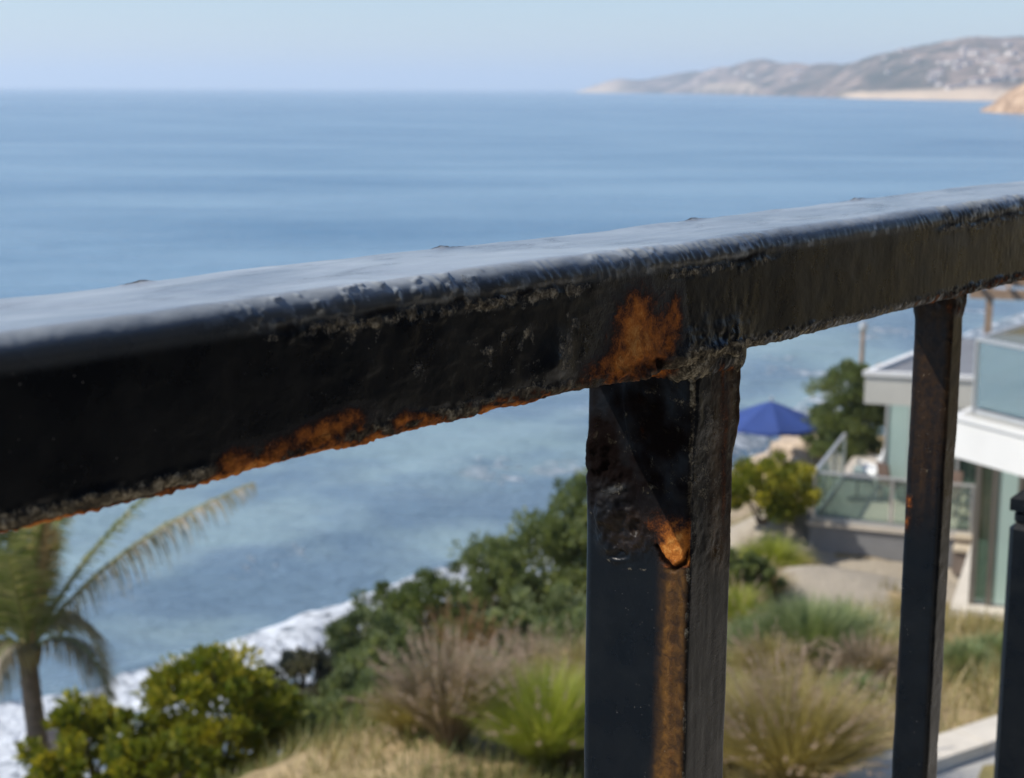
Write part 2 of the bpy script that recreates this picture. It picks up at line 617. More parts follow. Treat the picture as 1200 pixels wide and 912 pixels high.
# ------------------------------------------------------------------ near land
def build_terrain():
    m = NT("dry_coastal_soil")
    n1 = m.noise(0.55, 6, 0.65, 0.4)
    n2 = m.noise(9, 5, 0.65)
    n3 = m.noise(0.16, 3)
    c = m.ramp(m.math('ADD', m.math('MULTIPLY', n1, 0.65), m.math('MULTIPLY', n2, 0.35)),
               [(0.34, (0.115, 0.090, 0.042)), (0.46, (0.25, 0.185, 0.092)), (0.56, (0.42, 0.31, 0.165)), (0.72, (0.52, 0.41, 0.25))])
    c = m.mix(m.maprange(n3, 0.48, 0.62), c, m.mix(n2, (0.10, 0.11, 0.035), (0.27, 0.22, 0.08)))
    path = m.attr("path")
    pe = m.maprange(m.math('ADD', path, m.math('MULTIPLY', m.math('SUBTRACT', n2, 0.5), 0.5)), 0.4, 0.6)
    c = m.mix(pe, c, m.mix(n2, (0.30, 0.255, 0.195), (0.46, 0.40, 0.31)))
    rock = m.attr("rock")
    c = m.mix(rock, c, m.mix(n2, (0.16, 0.125, 0.09), (0.44, 0.36, 0.26)))
    n = m.bump(n1, 0.25, 0.8)
    n = m.bump(n2, 0.06, 0.9, n)
    m.set(color=c, rough=0.92, normal=n, spec=0.2)
    gx = np.concatenate([np.linspace(-44, -14, 40, endpoint=False), np.linspace(-14, 22, 180, endpoint=False), np.linspace(22, 80, 70, endpoint=False), np.linspace(80, 430, 50)])
    gy = np.concatenate([np.linspace(-90, 0, 45, endpoint=False), np.linspace(0, 62, 250, endpoint=False), np.linspace(62, 140, 90, endpoint=False), np.linspace(140, 330, 50)])
    X, Y = np.meshgrid(gx, gy, indexing='ij')
    x, y = X.ravel(), Y.ravel()
    z = ground_h(x, y)
    p = np.stack([x, y, 0 * x], -1)
    flat = np.exp(-(((x - 6.0) / 3.0) ** 2 + ((y - 27) / 4.5) ** 2))
    z = z + (0.16 * fbm(p * 0.45, 4, 21) + 0.05 * fbm(p * 2.2, 3, 25)) * (1 - flat) - 0.03
    rocky = smooth(3.2, 0.8, z) * smooth(-6, -1, shore_dist(x, y))
    z = z + rocky * 0.45 * np.abs(fbm(p * 0.8, 4, 33)) * (z > -0.8)
    z = np.maximum(z, -3.0)
    # the bare path leading down to the terrace
    pth = np.full(x.shape, 1e9)
    for a, b in (((4.3, 22.0), (5.3, 28.7)), ((5.3, 28.7), (5.4, 35)), ((5.3, 28.0), (9.0, 29.3)), ((9, 27), (9.5, 31.5)), ((6.2, 31.2), (9.6, 30.6))):
        a, b = np.array(a), np.array(b)
        d = b - a
        t = np.clip(((x - a[0]) * d[0] + (y - a[1]) * d[1]) / (d @ d), 0, 1)
        pth = np.minimum(pth, np.hypot(a[0] + t * d[0] - x, a[1] + t * d[1] - y))
    path = smooth(2.0, 1.1, pth)
    nx, ny = len(gx), len(gy)
    i = np.arange(nx - 1)[:, None] * ny
    j = np.arange(ny - 1)[None, :]
    Fq = np.stack([i + j, i + ny + j, i + ny + j + 1, i + j + 1], -1).reshape(-1, 4)
    obj("ground", np.stack([x, y, z], -1), Fq, m.m, attrs={"path": path, "rock": rocky}, smooth_shade=True, kind="structure")


build_terrain()


# ------------------------------------------------------------------ far headland, its houses and the near cliff
def build_headland():
    m = NT("hazy_chaparral_hill")
    n1 = m.noise(0.006, 6, 0.65, 0.5)
    n2 = m.noise(0.022, 5, 0.65)
    sand = m.attr("sand")
    c = m.ramp(m.math('ADD', m.math('MULTIPLY', n1, 0.5), m.math('MULTIPLY', n2, 0.5)),
               [(0.38, (0.030, 0.042, 0.024)), (0.47, (0.085, 0.075, 0.050)), (0.54, (0.24, 0.17, 0.125)), (0.64, (0.48, 0.37, 0.28))])
    c = m.mix(sand, c, m.mix(n2, (0.50, 0.34, 0.20), (0.72, 0.58, 0.42)))
    m.set(color=c, rough=0.95, spec=0.1, normal=m.bump(n2, 14, 0.8))
    azp = [2.2, 2.76, 4.5, 6.4, 8.5, 11.2, 12.3, 14.2, 16.4, 17.8, 22, 30, 45]
    rs = [5200, 5050, 4750, 4300, 3500, 2750, 2480, 2300, 2200, 2180, 1900, 1500, 900]
    ridge = [(2.2, 109), (2.76, 103), (3.3, 97), (3.75, 94), (4.4, 95), (5.1, 92), (6.0, 85), (7.1, 76), (8.3, 70.5), (9.4, 72), (10.4, 76), (11.4, 76.5), (12.2, 69),
             (13.6, 59), (15.4, 50), (17.2, 46), (18.5, 42), (22, 34), (30, 26), (38, 40), (45, 70)]
    az = np.linspace(2.2, 45, 620)
    ra = np.interp(az, azp, rs)
    horizon = 103.8 + (az / 17.8) * 2.6
    ry = np.interp(az, [a for a, _ in ridge], [b for _, b in ridge])
    nr = 70
    u = np.linspace(0, 1, nr)
    A, U = np.meshgrid(az, u, indexing='ij')
    RS = np.repeat(ra[:, None], nr, 1)
    depth = np.repeat(np.interp(az, [2.2, 4, 8, 14, 45], [150, 500, 1400, 1500, 1500])[:, None], nr, 1)
    r = RS + U * depth
    rc = RS + 0.62 * depth
    H = np.maximum((horizon - ry)[:, None] / FPX * rc + 14, 3)
    x, y = r * np.sin(np.radians(A)), r * np.cos(np.radians(A))
    p = np.stack([x.ravel(), y.ravel(), 0 * x.ravel()], -1)
    prof = smooth(0.03, 0.62, U) * 0.85 + 0.15 * smooth(0.0, 0.10, U)
    back = smooth(1.05, 0.66, U)
    rid = (0.5 + 0.5 * fbm(p * 0.0035, 5, 41)).reshape(x.shape)
    gul = np.abs(fbm(p * 0.009, 4, 47)).reshape(x.shape)
    z = H * prof * np.where(U > 0.62, back, 1) * (0.80 + 0.28 * rid - 0.22 * gul * smooth(0.9, 0.3, U)) - 2.5 + 4 * smooth(0, 0.02, U)
    # a second, lower spur with an ochre bluff in front
    spur = smooth(6.0, 7.0, A) * smooth(9.0, 8.2, A) * smooth(0.0, 0.03, U) * smooth(0.16, 0.08, U)
    z = z + spur * 14
    z[:, -1] = -3
    sandy = smooth(11.0, 12.0, A) * smooth(0.10, 0.05, U) + smooth(4.6, 3.0, A) * smooth(0.8, 0.3, U) * 0.9 + spur * 0.45
    sandy = np.clip(sandy, 0, 1)
    na = len(az)
    i = np.arange(na - 1)[:, None] * nr
    j = np.arange(nr - 1)[None, :]
    Fq = np.stack([i + j, i + j + 1, i + nr + j + 1, i + nr + j], -1).reshape(-1, 4)[:, ::-1]
    obj("far_headland", np.stack([x.ravel(), y.ravel(), z.ravel()], -1), Fq, m.m, attrs={"sand": sandy.ravel()}, smooth_shade=True, kind="structure")
    # villas scattered on the slope, each a walled block under a low hipped roof
    wall = mat_plain("far_stucco", (0.60, 0.53, 0.46), 0.8)
    roof = mat_plain("far_roof", (0.42, 0.30, 0.24), 0.8)
    V = [(-.5, -.5, -.6), (.5, -.5, -.6), (.5, .5, -.6), (-.5, .5, -.6), (-.5, -.5, .55), (.5, -.5, .55), (.5, .5, .55), (-.5, .5, .55),
         (-.58, -.58, .55), (.58, -.58, .55), (.58, .58, .55), (-.58, .58, .55), (-.2, 0, .95), (.2, 0, .95)]
    Fc = [(0, 1, 5, 4), (1, 2, 6, 5), (2, 3, 7, 6), (3, 0, 4, 7), (8, 9, 13, 12), (9, 10, 13), (10, 11, 12, 13), (11, 8, 12), (8, 11, 10, 9)]
    me = mesh_data("house", np.array(V), Fc, [wall, roof])
    me.polygons.foreach_set("material_index", [0, 0, 0, 0, 1, 1, 1, 1, 1])
    spots = [(1108, 78), (1122, 76), (1130, 80), (1152, 88), (1162, 72), (1168, 82), (1174, 84), (1182, 70), (1192, 74), (1140, 100), (1124, 104), (1112, 106),
             (1070, 77), (1034, 74), (1038, 88), (1095, 90), (1186, 96), (1160, 98), (1052, 66), (1176, 60), (1150, 64), (878, 92), (862, 90), (1205, 78), (1215, 90)]
    spots += [(random.gauss(cx, 9), random.gauss(cy, 3.2)) for cx, cy, k in ((1155, 78, 6), (1115, 84, 3), (1180, 90, 5), (1095, 98, 3), (1130, 68, 4), (930, 92, 2)) for _ in range(k)]
    grid_a, grid_u = az, u
    for k, (px, py) in enumerate(spots):
        a = math.degrees(math.atan((px - 600) / 1900))
        ia = int(np.argmin(abs(grid_a - a)))
        hor = 103.8 + (a / 17.8) * 2.6
        el = (hor - py) / FPX
        zz = z[ia]
        e = (zz - 14) / r[ia]
        ju = int(np.argmax(e > el)) if (e > el).any() else int(np.argmax(e))
        s = random.uniform(7, 13)
        o = bpy.data.objects.new("hillside_house", me)
        col.objects.link(o)
        o.location = (x[ia, ju], y[ia, ju], z[ia, ju] + 0.35 * s * 0.5)
        o.scale = (s * random.uniform(1.0, 1.9), s, s * 0.55)
        o.rotation_euler = (0, 0, random.uniform(0, 3.1))
        o['label'] = "small pale house scattered on the hazy slope of the far headland"
        o['category'] = "house"
        o['group'] = "houses on the far headland"

    # nearer sandstone cliff at the edge of view
    mc = NT("sandstone_cliff")
    k1 = mc.noise(0.10, 6, 0.65, 0.5, (1, 1, 2.0))
    mc.set(color=mc.ramp(k1, [(0.34, (0.17, 0.10, 0.06)), (0.48, (0.42, 0.27, 0.16)), (0.66, (0.64, 0.46, 0.30))]), rough=0.95, spec=0.1, normal=mc.bump(k1, 3.0, 0.9))
    az = np.linspace(16.1, 30, 240)
    v = np.linspace(0, 1, 60)
    A, Vv = np.meshgrid(az, v, indexing='ij')
    r0 = np.interp(A, [16.1, 16.6, 17.8, 22, 30], [1090, 1040, 1010, 900, 700])
    Hh = np.interp(A, [16.1, 16.5, 17.0, 17.5, 18.5, 22, 30], [0.5, 5, 14.0, 19.5, 21, 24, 26])
    x0, y0 = r0 * np.sin(np.radians(A)), r0 * np.cos(np.radians(A))
    p = np.stack([x0.ravel(), y0.ravel(), (Vv * 40).ravel()], -1)
    g = fbm(p * 0.03, 4, 61).reshape(A.shape)
    g2 = fbm(p * np.array([0.11, 0.11, 0.03]), 4, 65).reshape(A.shape)
    face = smooth(0, 0.30, Vv)
    zz = Hh * (0.35 * smooth(0, 0.12, Vv) + 0.65 * face) * (1 + 0.15 * g) - 1.5 * (1 - smooth(0, 0.02, Vv))
    rr = r0 + Vv * 160 + g * 9 * smooth(0.0, 0.1, Vv) + g2 * 5 * smooth(1, 0.2, Vv)
    zz = np.where(Vv > 0.3, zz * smooth(1.05, 0.4, Vv) - 3 * smooth(.9, 1, Vv), zz)
    x, y = rr * np.sin(np.radians(A)), rr * np.cos(np.radians(A))
    na, nr = A.shape
    i = np.arange(na - 1)[:, None] * nr
    j = np.arange(nr - 1)[None, :]
    Fq = np.stack([i + j, i + j + 1, i + nr + j + 1, i + nr + j], -1).reshape(-1, 4)[:, ::-1]
    obj("near_cliff", np.stack([x.ravel(), y.ravel(), zz.ravel()], -1), Fq, mc.m, smooth_shade=True, kind="structure")


build_headland()

# haze over the whole bay
hz = bpy.data.materials.new("sea_haze")
hz.use_nodes = True
hz.node_tree.nodes.clear()
_o = hz.node_tree.nodes.new("ShaderNodeOutputMaterial")
_v = hz.node_tree.nodes.new("ShaderNodeVolumePrincipled")
_v.inputs["Color"].default_value = (0.86, 0.93, 1.0, 1)
_v.inputs["Density"].default_value = 0.00018
_v.inputs["Anisotropy"].default_value = 0.2
hz.node_tree.links.new(_v.outputs[0], _o.inputs["Volume"])
MB().box((-41000, -41000, -4.5), (41000, 41000, 210)).build("haze", hz, kind="stuff")

# ------------------------------------------------------------------ house with decks
M_white = mat_plain("white_render", (0.70, 0.69, 0.655), 0.7, 0.05, 1.2)
M_cream = mat_plain("cream_render", (0.56, 0.54, 0.47), 0.75, 0.08, 1.2)
M_grey = mat_plain("grey_fascia", (0.20, 0.20, 0.20), 0.6, 0.12, 1.5)
M_alu = mat_plain("brushed_aluminium", (0.55, 0.55, 0.53), 0.4, 0.06, 4, metal=0.5)
M_deck = mat_plain("pale_deck_boards", (0.50, 0.44, 0.36), 0.75, 0.14, 2.5)
M_tile = mat_plain("deck_tile", (0.42, 0.41, 0.37), 0.7, 0.10, 2.5)
M_stone = mat_plain("sandstone_block", (0.52, 0.44, 0.32), 0.85, 0.2, 4, bump=0.01)
M_conc = mat_plain("cast_concrete", (0.62, 0.56, 0.46), 0.85, 0.10, 5, bump=0.004)
M_pave = mat_plain("paving_concrete", (0.40, 0.385, 0.35), 0.85, 0.12, 3, bump=0.003)
M_frame = mat_plain("bronze_frame", (0.16, 0.145, 0.125), 0.5, 0.1, 4, metal=0.3)
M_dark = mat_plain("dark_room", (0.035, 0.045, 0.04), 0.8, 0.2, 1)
M_brown = mat_plain("brown_panel", (0.17, 0.135, 0.11), 0.7, 0.2, 2)
M_wood = mat_plain("weathered_timber", (0.34, 0.235, 0.155), 0.8, 0.2, 5, bump=0.004)
M_glass = mat_glass("rail_glass", (0.74, 0.82, 0.78), -0.02, 0.14, (0.42, 0.50, 0.45))
M_glass2 = mat_glass("painted_reflection_glass", (0.45, 0.52, 0.47), -0.02, 0.62, (0.25, 0.315, 0.27))  # milky grey-green stands in for the house and planting reflected in it
M_mint = mat_glass("mint_glass", (0.55, 0.85, 0.75), 0.04, 0.80, (0.50, 0.64, 0.59))
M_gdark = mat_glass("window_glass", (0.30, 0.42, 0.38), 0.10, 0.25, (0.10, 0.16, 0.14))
M_cush = mat_plain("white_canvas", (0.82, 0.82, 0.80), 0.9, 0.04, 4)
M_blue = mat_plain("blue_canvas", (0.024, 0.055, 0.20), 0.85, 0.10, 2)
M_seat = mat_plain("brown_wicker", (0.15, 0.10, 0.075), 0.8, 0.25, 12)
M_black = mat_plain("black_plastic", (0.03, 0.03, 0.032), 0.5, 0.1, 4)


def xy(px, py, z):
    q = at_z(px, py, z)
    return np.array([q[0], q[1]])


house = thing("beach_house", "flat roofed white and glass house with a cantilevered upper deck", "house")
# upper deck: a slab with a deep white edge beam
A = xy(1118, 486, 9.5)
Bp = xy(1200, 507, 9.5)
du = (Bp - A) / np.linalg.norm(Bp - A)
dv = np.array([1.26, 1.66]) / 2.084
B2 = A + du * 7.0
C2 = B2 + dv * 9
D2 = A + dv * 9
MB().prism([tuple(A), tuple(B2), tuple(C2), tuple(D2)], 8.90, 9.44).build("deck_beam", M_white, house)
o = 0.035
MB().prism([tuple(A - du * o - dv * o), tuple(B2 - dv * o), tuple(C2), tuple(D2 - du * o)], 9.443, 9.50).build("deck_edge", M_white, house)
MB().prism([tuple(A + (du + dv) * .12), tuple(B2 + dv * .12), tuple(C2 - dv * .1), tuple(D2 + du * .12 - dv * .1)], 9.503, 9.52).build("deck_floor", M_tile, house)
# glazed ground floor set back under the deck
U = np.array([0.937, -0.348])
V_ = np.array([0.348, 0.937])
gl = xy(1134, 708, 5.62)


def wp(a, b):
    return gl + U * a + V_ * b


plinth = [tuple(wp(-0.25, -0.35)), tuple(wp(7, -0.35)), tuple(wp(7, 6)), tuple(wp(-0.25, 6))]
MB().prism(plinth, 5.0, 5.62).build("plinth", M_conc, house)
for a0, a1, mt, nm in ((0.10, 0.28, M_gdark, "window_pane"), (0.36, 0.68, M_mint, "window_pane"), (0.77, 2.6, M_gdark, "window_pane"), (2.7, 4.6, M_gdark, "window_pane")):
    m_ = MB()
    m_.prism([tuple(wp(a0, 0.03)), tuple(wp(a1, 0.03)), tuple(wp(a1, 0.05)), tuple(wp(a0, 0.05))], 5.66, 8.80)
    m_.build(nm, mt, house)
for a in (0.05, 0.32, 0.725, 2.65, 4.65):
    MB().prism([tuple(wp(a - .045, 0)), tuple(wp(a + .045, 0)), tuple(wp(a + .045, .1)), tuple(wp(a - .045, .1))], 5.62, 8.9).build("window_frame", M_frame, house)
MB().prism([tuple(wp(0.05, 0.5)), tuple(wp(0.80, 0.5)), tuple(wp(0.80, 0.56)), tuple(wp(0.05, 0.56))], 6.6, 8.9).build("blind", M_brown, house)
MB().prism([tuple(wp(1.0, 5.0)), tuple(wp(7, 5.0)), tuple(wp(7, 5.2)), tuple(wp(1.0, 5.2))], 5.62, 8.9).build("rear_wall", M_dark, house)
MB().prism([tuple(wp(6.8, 0.0)), tuple(wp(7, 0.0)), tuple(wp(7, 5.0)), tuple(wp(6.8, 5.0))], 5.62, 8.9).build("side_wall", M_white, house)
# lower wing with a flat roof reaching toward the sea
S0 = xy(1014, 437, 8.3)
SU = np.array([0.966, -0.259])
SV = np.array([0.545, 0.838])


def sp_(a, b):
    return tuple(S0 + SU * a + SV * b)


MB().prism([sp_(0, 0), sp_(9, 0), sp_(9, 6), sp_(0, 6)], 7.66, 8.24).build("roof_slab", M_cream, house)
m_ = MB()
for p0, p1 in (((-.04, -.04), (9, .12)), ((-.04, .123), (.12, 6)), ):
    m_.prism([sp_(p0[0], p0[1]), sp_(p1[0], p0[1]), sp_(p1[0], p1[1]), sp_(p0[0], p1[1])], 8.243, 8.34)
m_.build("roof_coping", M_white, house)
MB().prism([sp_(0.15, .15), sp_(9, .15), sp_(9, 5.9), sp_(0.15, 5.9)], 8.242, 8.26).build("roof_gravel", M_grey, house)
c0 = at_y(1038, 548, 35.0)[:2]


def cp_(a, b):
    return tuple(c0 + U * a + V_ * b)


MB().prism([cp_(0, 0), cp_(0.46, 0), cp_(0.46, 0.03), cp_(0, 0.03)], 4.9, 7.66).build("window_pane", M_mint, house)
for a0, a1 in ((0.54, 1.5), (1.6, 3.2), (3.3, 5.0)):
    MB().prism([cp_(a0, 0), cp_(a1, 0), cp_(a1, 0.03), cp_(a0, 0.03)], 4.9, 7.66).build("window_pane", M_gdark, house)
for a in (-0.03, 0.50, 1.55, 3.25):
    MB().prism([cp_(a - .03, -.03), cp_(a + .03, -.03), cp_(a + .03, .08), cp_(a - .03, .08)], 4.9, 7.66).build("window_frame", M_alu, house)
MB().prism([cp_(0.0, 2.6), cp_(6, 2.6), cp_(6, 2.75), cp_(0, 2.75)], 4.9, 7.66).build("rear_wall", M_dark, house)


def balustrade(label, base, dirs_len, z0, h, group=None, panel=1.45, rail=0.07, cat="glass railing", glass=None):
    """glass panels between slim posts under a flat top rail, along a polyline of ground points"""
    t = thing("glass_balustrade", label, cat, (base[0][0], base[0][1], z0), 0, group)
    ox, oy = base[0]
    for k in range(len(base) - 1):
        a = np.array(base[k]) - (ox, oy)
        b = np.array(base[k + 1]) - (ox, oy)
        L = np.linalg.norm(b - a)
        d = (b - a) / L
        n = max(1, int(round(L / panel)))
        MB().bar((*a, h), (*b, h), rail, 0.045).build("top_rail", M_alu, t)
        MB().bar((*(a + d * .05), 0.045), (*(b - d * .05), 0.045), 0.05, 0.07).build("base_rail", M_alu, t)
        for i in range(n + (1 if k == len(base) - 2 else 0)):
            p = a + d * L * i / n
            MB().bar((*p, 0.0), (*p, h - .025), 0.055, 0.055, up=(1, 0, 0)).build("post", M_alu, t)
        for i in range(n):
            p, q = a + d * (L * i / n + .05), a + d * (L * (i + 1) / n - .05)
            MB().bar((*p, h / 2 + .04), (*q, h / 2 + .04), 0.014, h - .16).build("glass_panel", glass or M_glass, t)
    return t


# rail on the upper deck; its corner stands a little in from the beam
rc = xy(1141, 487, 9.5)
balustrade("glass railing with pale metal top rail round the upper white deck", [tuple(rc + du * 4.4), tuple(rc), tuple(rc + dv * 2.0), tuple(rc + dv * 6.5)], 0, 9.52, 1.07, glass=M_glass2)
# lower terrace
T0 = xy(945, 611, 4.9)
terrace = thing("terrace_deck", "low terrace deck with dark grey edge beside the white house", "deck", (T0[0], T0[1], 0))


def tp(a, b):
    q = U * a + V_ * b
    return (q[0], q[1])


MB().prism([tp(0.06, 0.06), tp(7.5, 0.06), tp(7.5, 7.0), tp(0.06, 7.0)], 4.2, 4.82).build("edge_beam", M_grey, terrace)
nb = 34
plank = mesh_data("plank", np.array([(x, y, z) for z in (4.823, 4.9) for x, y in (tp(0, 0), tp(7.55, 0), tp(7.55, .20), tp(0, .20))]),
                  [(3, 2, 1, 0), (4, 5, 6, 7), (0, 1, 5, 4), (1, 2, 6, 5), (2, 3, 7, 6), (3, 0, 4, 7)], [M_deck])
for k in range(nb):
    o = bpy.data.objects.new("plank", plank)
    col.objects.link(o)
    o.parent = terrace
    q = V_ * (0.206 * k)
    o.location = (q[0], q[1], random.uniform(-.002, .002))
b0 = T0 + U * .12 + V_ * .12
balustrade("glass railing with grey top rail along the low terrace deck", [tuple(b0 + V_ * 4.1), tuple(b0), tuple(b0 + U * 4.9)], 0, 4.9, 1.07)

# stone steps at the end of the terrace
st = xy(1116, 652, 4.6)
steps = thing("stone_steps", "flight of pale stone steps climbing beside the house wall", "steps", (st[0], st[1], 0))
for k in range(6):
    a, b = U * 0.0 + V_ * (0.34 * k), U * 1.0 + V_ * (0.34 * k)
    c, d = b + V_ * .40, a + V_ * .40
    MB().prism([tuple(a), tuple(b), tuple(c), tuple(d)], 4.6 + 0.17 * k + 0.10, 4.6 + 0.17 * (k + 1)).build("step", M_stone, steps)
    a, b, c, d = a + V_ * .06, b + V_ * .06, c, d
    MB().prism([tuple(a), tuple(b), tuple(c), tuple(d)], 4.2, 4.6 + 0.17 * k + 0.097).build("riser", M_brown, steps)

# low concrete garden wall with paving on its near side
w0, w1 = xy(940, 912, 7.95)[:2], xy(1170, 838, 7.95)[:2]
wd = (w1 - w0) / np.linalg.norm(w1 - w0)
wn_ = np.array([wd[1], -wd[0]])
w0 = w0 - wd * 8
kerb = thing("garden_kerb", "wide pale concrete kerb between dry grass and paving", "kerb", (w0[0], w0[1], 0))
for k in range(12):
    a = wd * (2.0 * k + .006)
    b = wd * (2.0 * (k + 1) - .006)
    MB().prism([tuple(a), tuple(a + wn_ * .40), tuple(b + wn_ * .40), tuple(b)], 7.2, 7.95 + 0.002 * (k % 2)).build("kerb_block", M_conc, kerb)
pav = MB()
a, b = w0 + wn_ * .405, w0 + wd * 24 + wn_ * .405
obj_p = pav.prism([tuple(a), tuple(a + wn_ * 9), tuple(b + wn_ * 9), tuple(b)], 7.2, 7.80).build("patio", M_pave, kind="structure")
for k in range(11):
    for r_ in range(4):
        a = w0 + wn_ * (.42 + 1.1 * r_ + .006) + wd * (2.2 * k + .006)
        b = a + wd * 2.188
        MB().prism([tuple(a), tuple(a + wn_ * 1.088), tuple(b + wn_ * 1.088), tuple(b)], 7.802, 7.825 + random.uniform(0, .003)).build("paving_slab", M_pave, obj_p)


# ------------------------------------------------------------------ umbrella and furniture
def umbrella(x, y, z, top, rad, label):
    t = thing("beach_umbrella", label, "umbrella", (x, y, z))
    MB().tube([(0, 0, 0.03), (0, 0, top + .05)], 0.028).build("pole", M_alu, t)
    MB().tube([(0, 0, 0), (0, 0, .08)], [0.28, 0.25], 16).build("base", M_conc, t)
    MB().tube([(0, 0, top + .05), (0, 0, top + .10), (0, 0, top + .14)], [0.035, 0.05, 0.01]).build("finial", M_alu, t)
    n = 8
    V, F = [(0, 0, top)], []
    rings = 5
    for k in range(1, rings + 1):
        f = k / rings
        for i in range(n * 4):
            a = 2 * math.pi * i / (n * 4)
            scal = (i % 4) / 4.0
            sag = math.sin(math.pi * scal)
            rr = rad * f * (1 - 0.055 * sag)
            zz = top - 0.62 * f ** 1.15 - 0.05 * sag * f
            V.append((rr * math.cos(a), rr * math.sin(a), zz))
    m = n * 4
    for i in range(m):
        F.append((0, 1 + i, 1 + (i + 1) % m))
    for k in range(rings - 1):
        for i in range(m):
            F.append((1 + k * m + i, 1 + (k + 1) * m + i, 1 + (k + 1) * m + (i + 1) % m, 1 + k * m + (i + 1) % m))
    b = len(V)
    for i in range(m):
        x0, y0, z0 = V[1 + (rings - 1) * m + i]
        V.append((x0 * 1.01, y0 * 1.01, z0 - .10 - .02 * math.sin(i * 1.7)))
    for i in range(m):
        F.append((1 + (rings - 1) * m + i, b + i, b + (i + 1) % m, 1 + (rings - 1) * m + (i + 1) % m))
    obj("canopy", np.array(V), F, M_blue, t, smooth_shade=False)
    for i in range(n):
        a = 2 * math.pi * i / n
        MB().tube([(0, 0, top - .06), (rad * math.cos(a) * .98, rad * math.sin(a) * .98, top - .66)], 0.012, 5).build("rib", M_alu, t)
        MB().tube([(0, 0, top - .75), (rad * math.cos(a) * .5, rad * math.sin(a) * .5, top - .34)], 0.010, 5).build("strut", M_alu, t)
    return t


ub = at_y(904, 470, 45.5)
ugz = gh(ub[0], ub[1])
umbrella(ub[0], ub[1], ugz, ub[2] - ugz, 1.46, "open cobalt blue parasol above the surf left of the house")


def lounge_chair():
    c = at_y(1026, 556, 36.3)
    t = thing("white_lounge_chair", "white high backed lounge chair on the terrace by a glass pane", "chair", (c[0], c[1], 4.9), R(-62))
    # reclined backrest as a padded shell
    V, F = [], []
    prof = [(-.42, .34, .10), (-.30, .36, .13), (0.10, .34, .13), (.30, .34, .14), (.42, .50, .15), (.55, .85, .13), (.66, 1.15, .11), (.70, 1.27, .05)]
    nw = 7
    for x, z, th in prof:
        for s in (1, -1):
            for i in range(nw):
                v = -1 + 2 * i / (nw - 1)
                r = 1 - 0.35 * abs(v) ** 3
                V.append((x + (0 if s > 0 else th * .4), v * .33 * (0.9 if z > 1.2 else 1), z + s * th / 2 * r))
    m = 2 * nw
    for k in range(len(prof) - 1):
        for i in range(m):
            a, b = k * m + i, k * m + (i + 1) % m
            if i == nw - 1:
                a, b = k * m + nw - 1, k * m + 2 * nw - 1
            elif i == m - 1:
                a, b = k * m + nw, k * m
            elif i >= nw:
                a, b = k * m + i + 1, k * m + i
            F.append((a, b, b + m, a + m))
    for k in (0, len(prof) - 1):
        for i in range(nw - 1):
            F.append((k * m + i, k * m + i + 1, k * m + nw + i + 1, k * m + nw + i))
    obj("seat_cushion", np.array(V), F, M_cush, t, smooth_shade=True)
    for sx, sy in ((-.36, -.26), (-.36, .26), (.34, -.26), (.34, .26)):
        MB().tube([(sx, sy, 0), (sx * .95, sy * .95, .30)], [.02, .025], 6).build("leg", M_white, t)
    for sy in (-.30, .30):
        MB().box((-.42, sy - .03, .22), (.45, sy + .03, .30), .008).build("side_rail", M_white, t)
        MB().box((-.30, sy - .035, .54), (.45, sy + .035, .58), .008).build("armrest", M_white, t)
        MB().box((-.28, sy - .02, .30), (-.23, sy + .02, .54), .005).build("arm_post", M_white, t)
    return t


lounge_chair()


def dining_chair(px, py, y, rz, label):
    c = at_y(px, py, y)
    t = thing("patio_chair", label, "chair", (c[0], c[1], 4.9), R(rz), "brown patio chairs on the terrace")
    MB().box((-.24, -.24, .40), (.24, .24, .46), .015).build("seat", M_seat, t)
    b = MB()
    b.add([(.20, -.24, .46), (.24, -.24, .46), (.24, .24, .46), (.20, .24, .46), (.30, -.23, .92), (.34, -.23, .92), (.34, .23, .92), (.30, .23, .92)],
          [(0, 3, 2, 1), (4, 5, 6, 7), (0, 1, 5, 4), (1, 2, 6, 5), (2, 3, 7, 6), (3, 0, 4, 7)])
    b.build("backrest", M_seat, t)
    for sx in (-.21, .21):
        for sy in (-.21, .21):
            MB().box((sx - .02, sy - .02, 0), (sx + .02, sy + .02, .40)).build("leg", M_seat, t)
    return t


dining_chair(1046, 590, 34.7, 200, "brown wicker patio chair nearest the white lounge chair")
dining_chair(1110, 590, 33.6, 60, "brown wicker patio chair at the house end of the terrace")
c = at_y(1004, 585, 34.9)
t = thing("side_table", "small dark round table behind the terrace glass", "table", (c[0], c[1], 4.9))
MB().tube([(0, 0, .50), (0, 0, .54)], .34, 20).build("table_top", M_black, t)
MB().tube([(0, 0, .03), (0, 0, .50)], .03).build("pedestal", M_black, t)
MB().tube([(0, 0, 0), (0, 0, .03)], .22, 16).build("base", M_black, t)
# planter on the upper deck
c = rc + du * 0.35 + dv * 1.4
t = thing("deck_planter", "round dark planter behind the upper deck glass", "planter", (c[0], c[1], 9.52))
MB().tube([(0, 0, 0), (0, 0, .1), (0, 0, .42), (0, 0, .45)], [.13, .16, .22, .20], 14).build("pot", M_black, t)
_lv = MB()
for k in range(60):
    a, e, L = random.uniform(0, 6.28), random.uniform(.4, 1.4), random.uniform(.25, .45)
    d = Vector((math.cos(a) * math.cos(e), math.sin(a) * math.cos(e), math.sin(e)))
    s = Vector((-math.sin(a), math.cos(a), 0)) * .025
    p = Vector((0, 0, .42))
    _lv.add([p - s, p + s, p + d * L * .6 + s * 1.2, p + d * L + Vector((0, 0, -.05)), p + d * L * .6 - s * 1.2], [(0, 1, 2, 3, 4)])
_lv.build("leaves", mat_plain("planter_leaf", (0.04, 0.08, 0.035), 0.6, 0.3, 20), t)

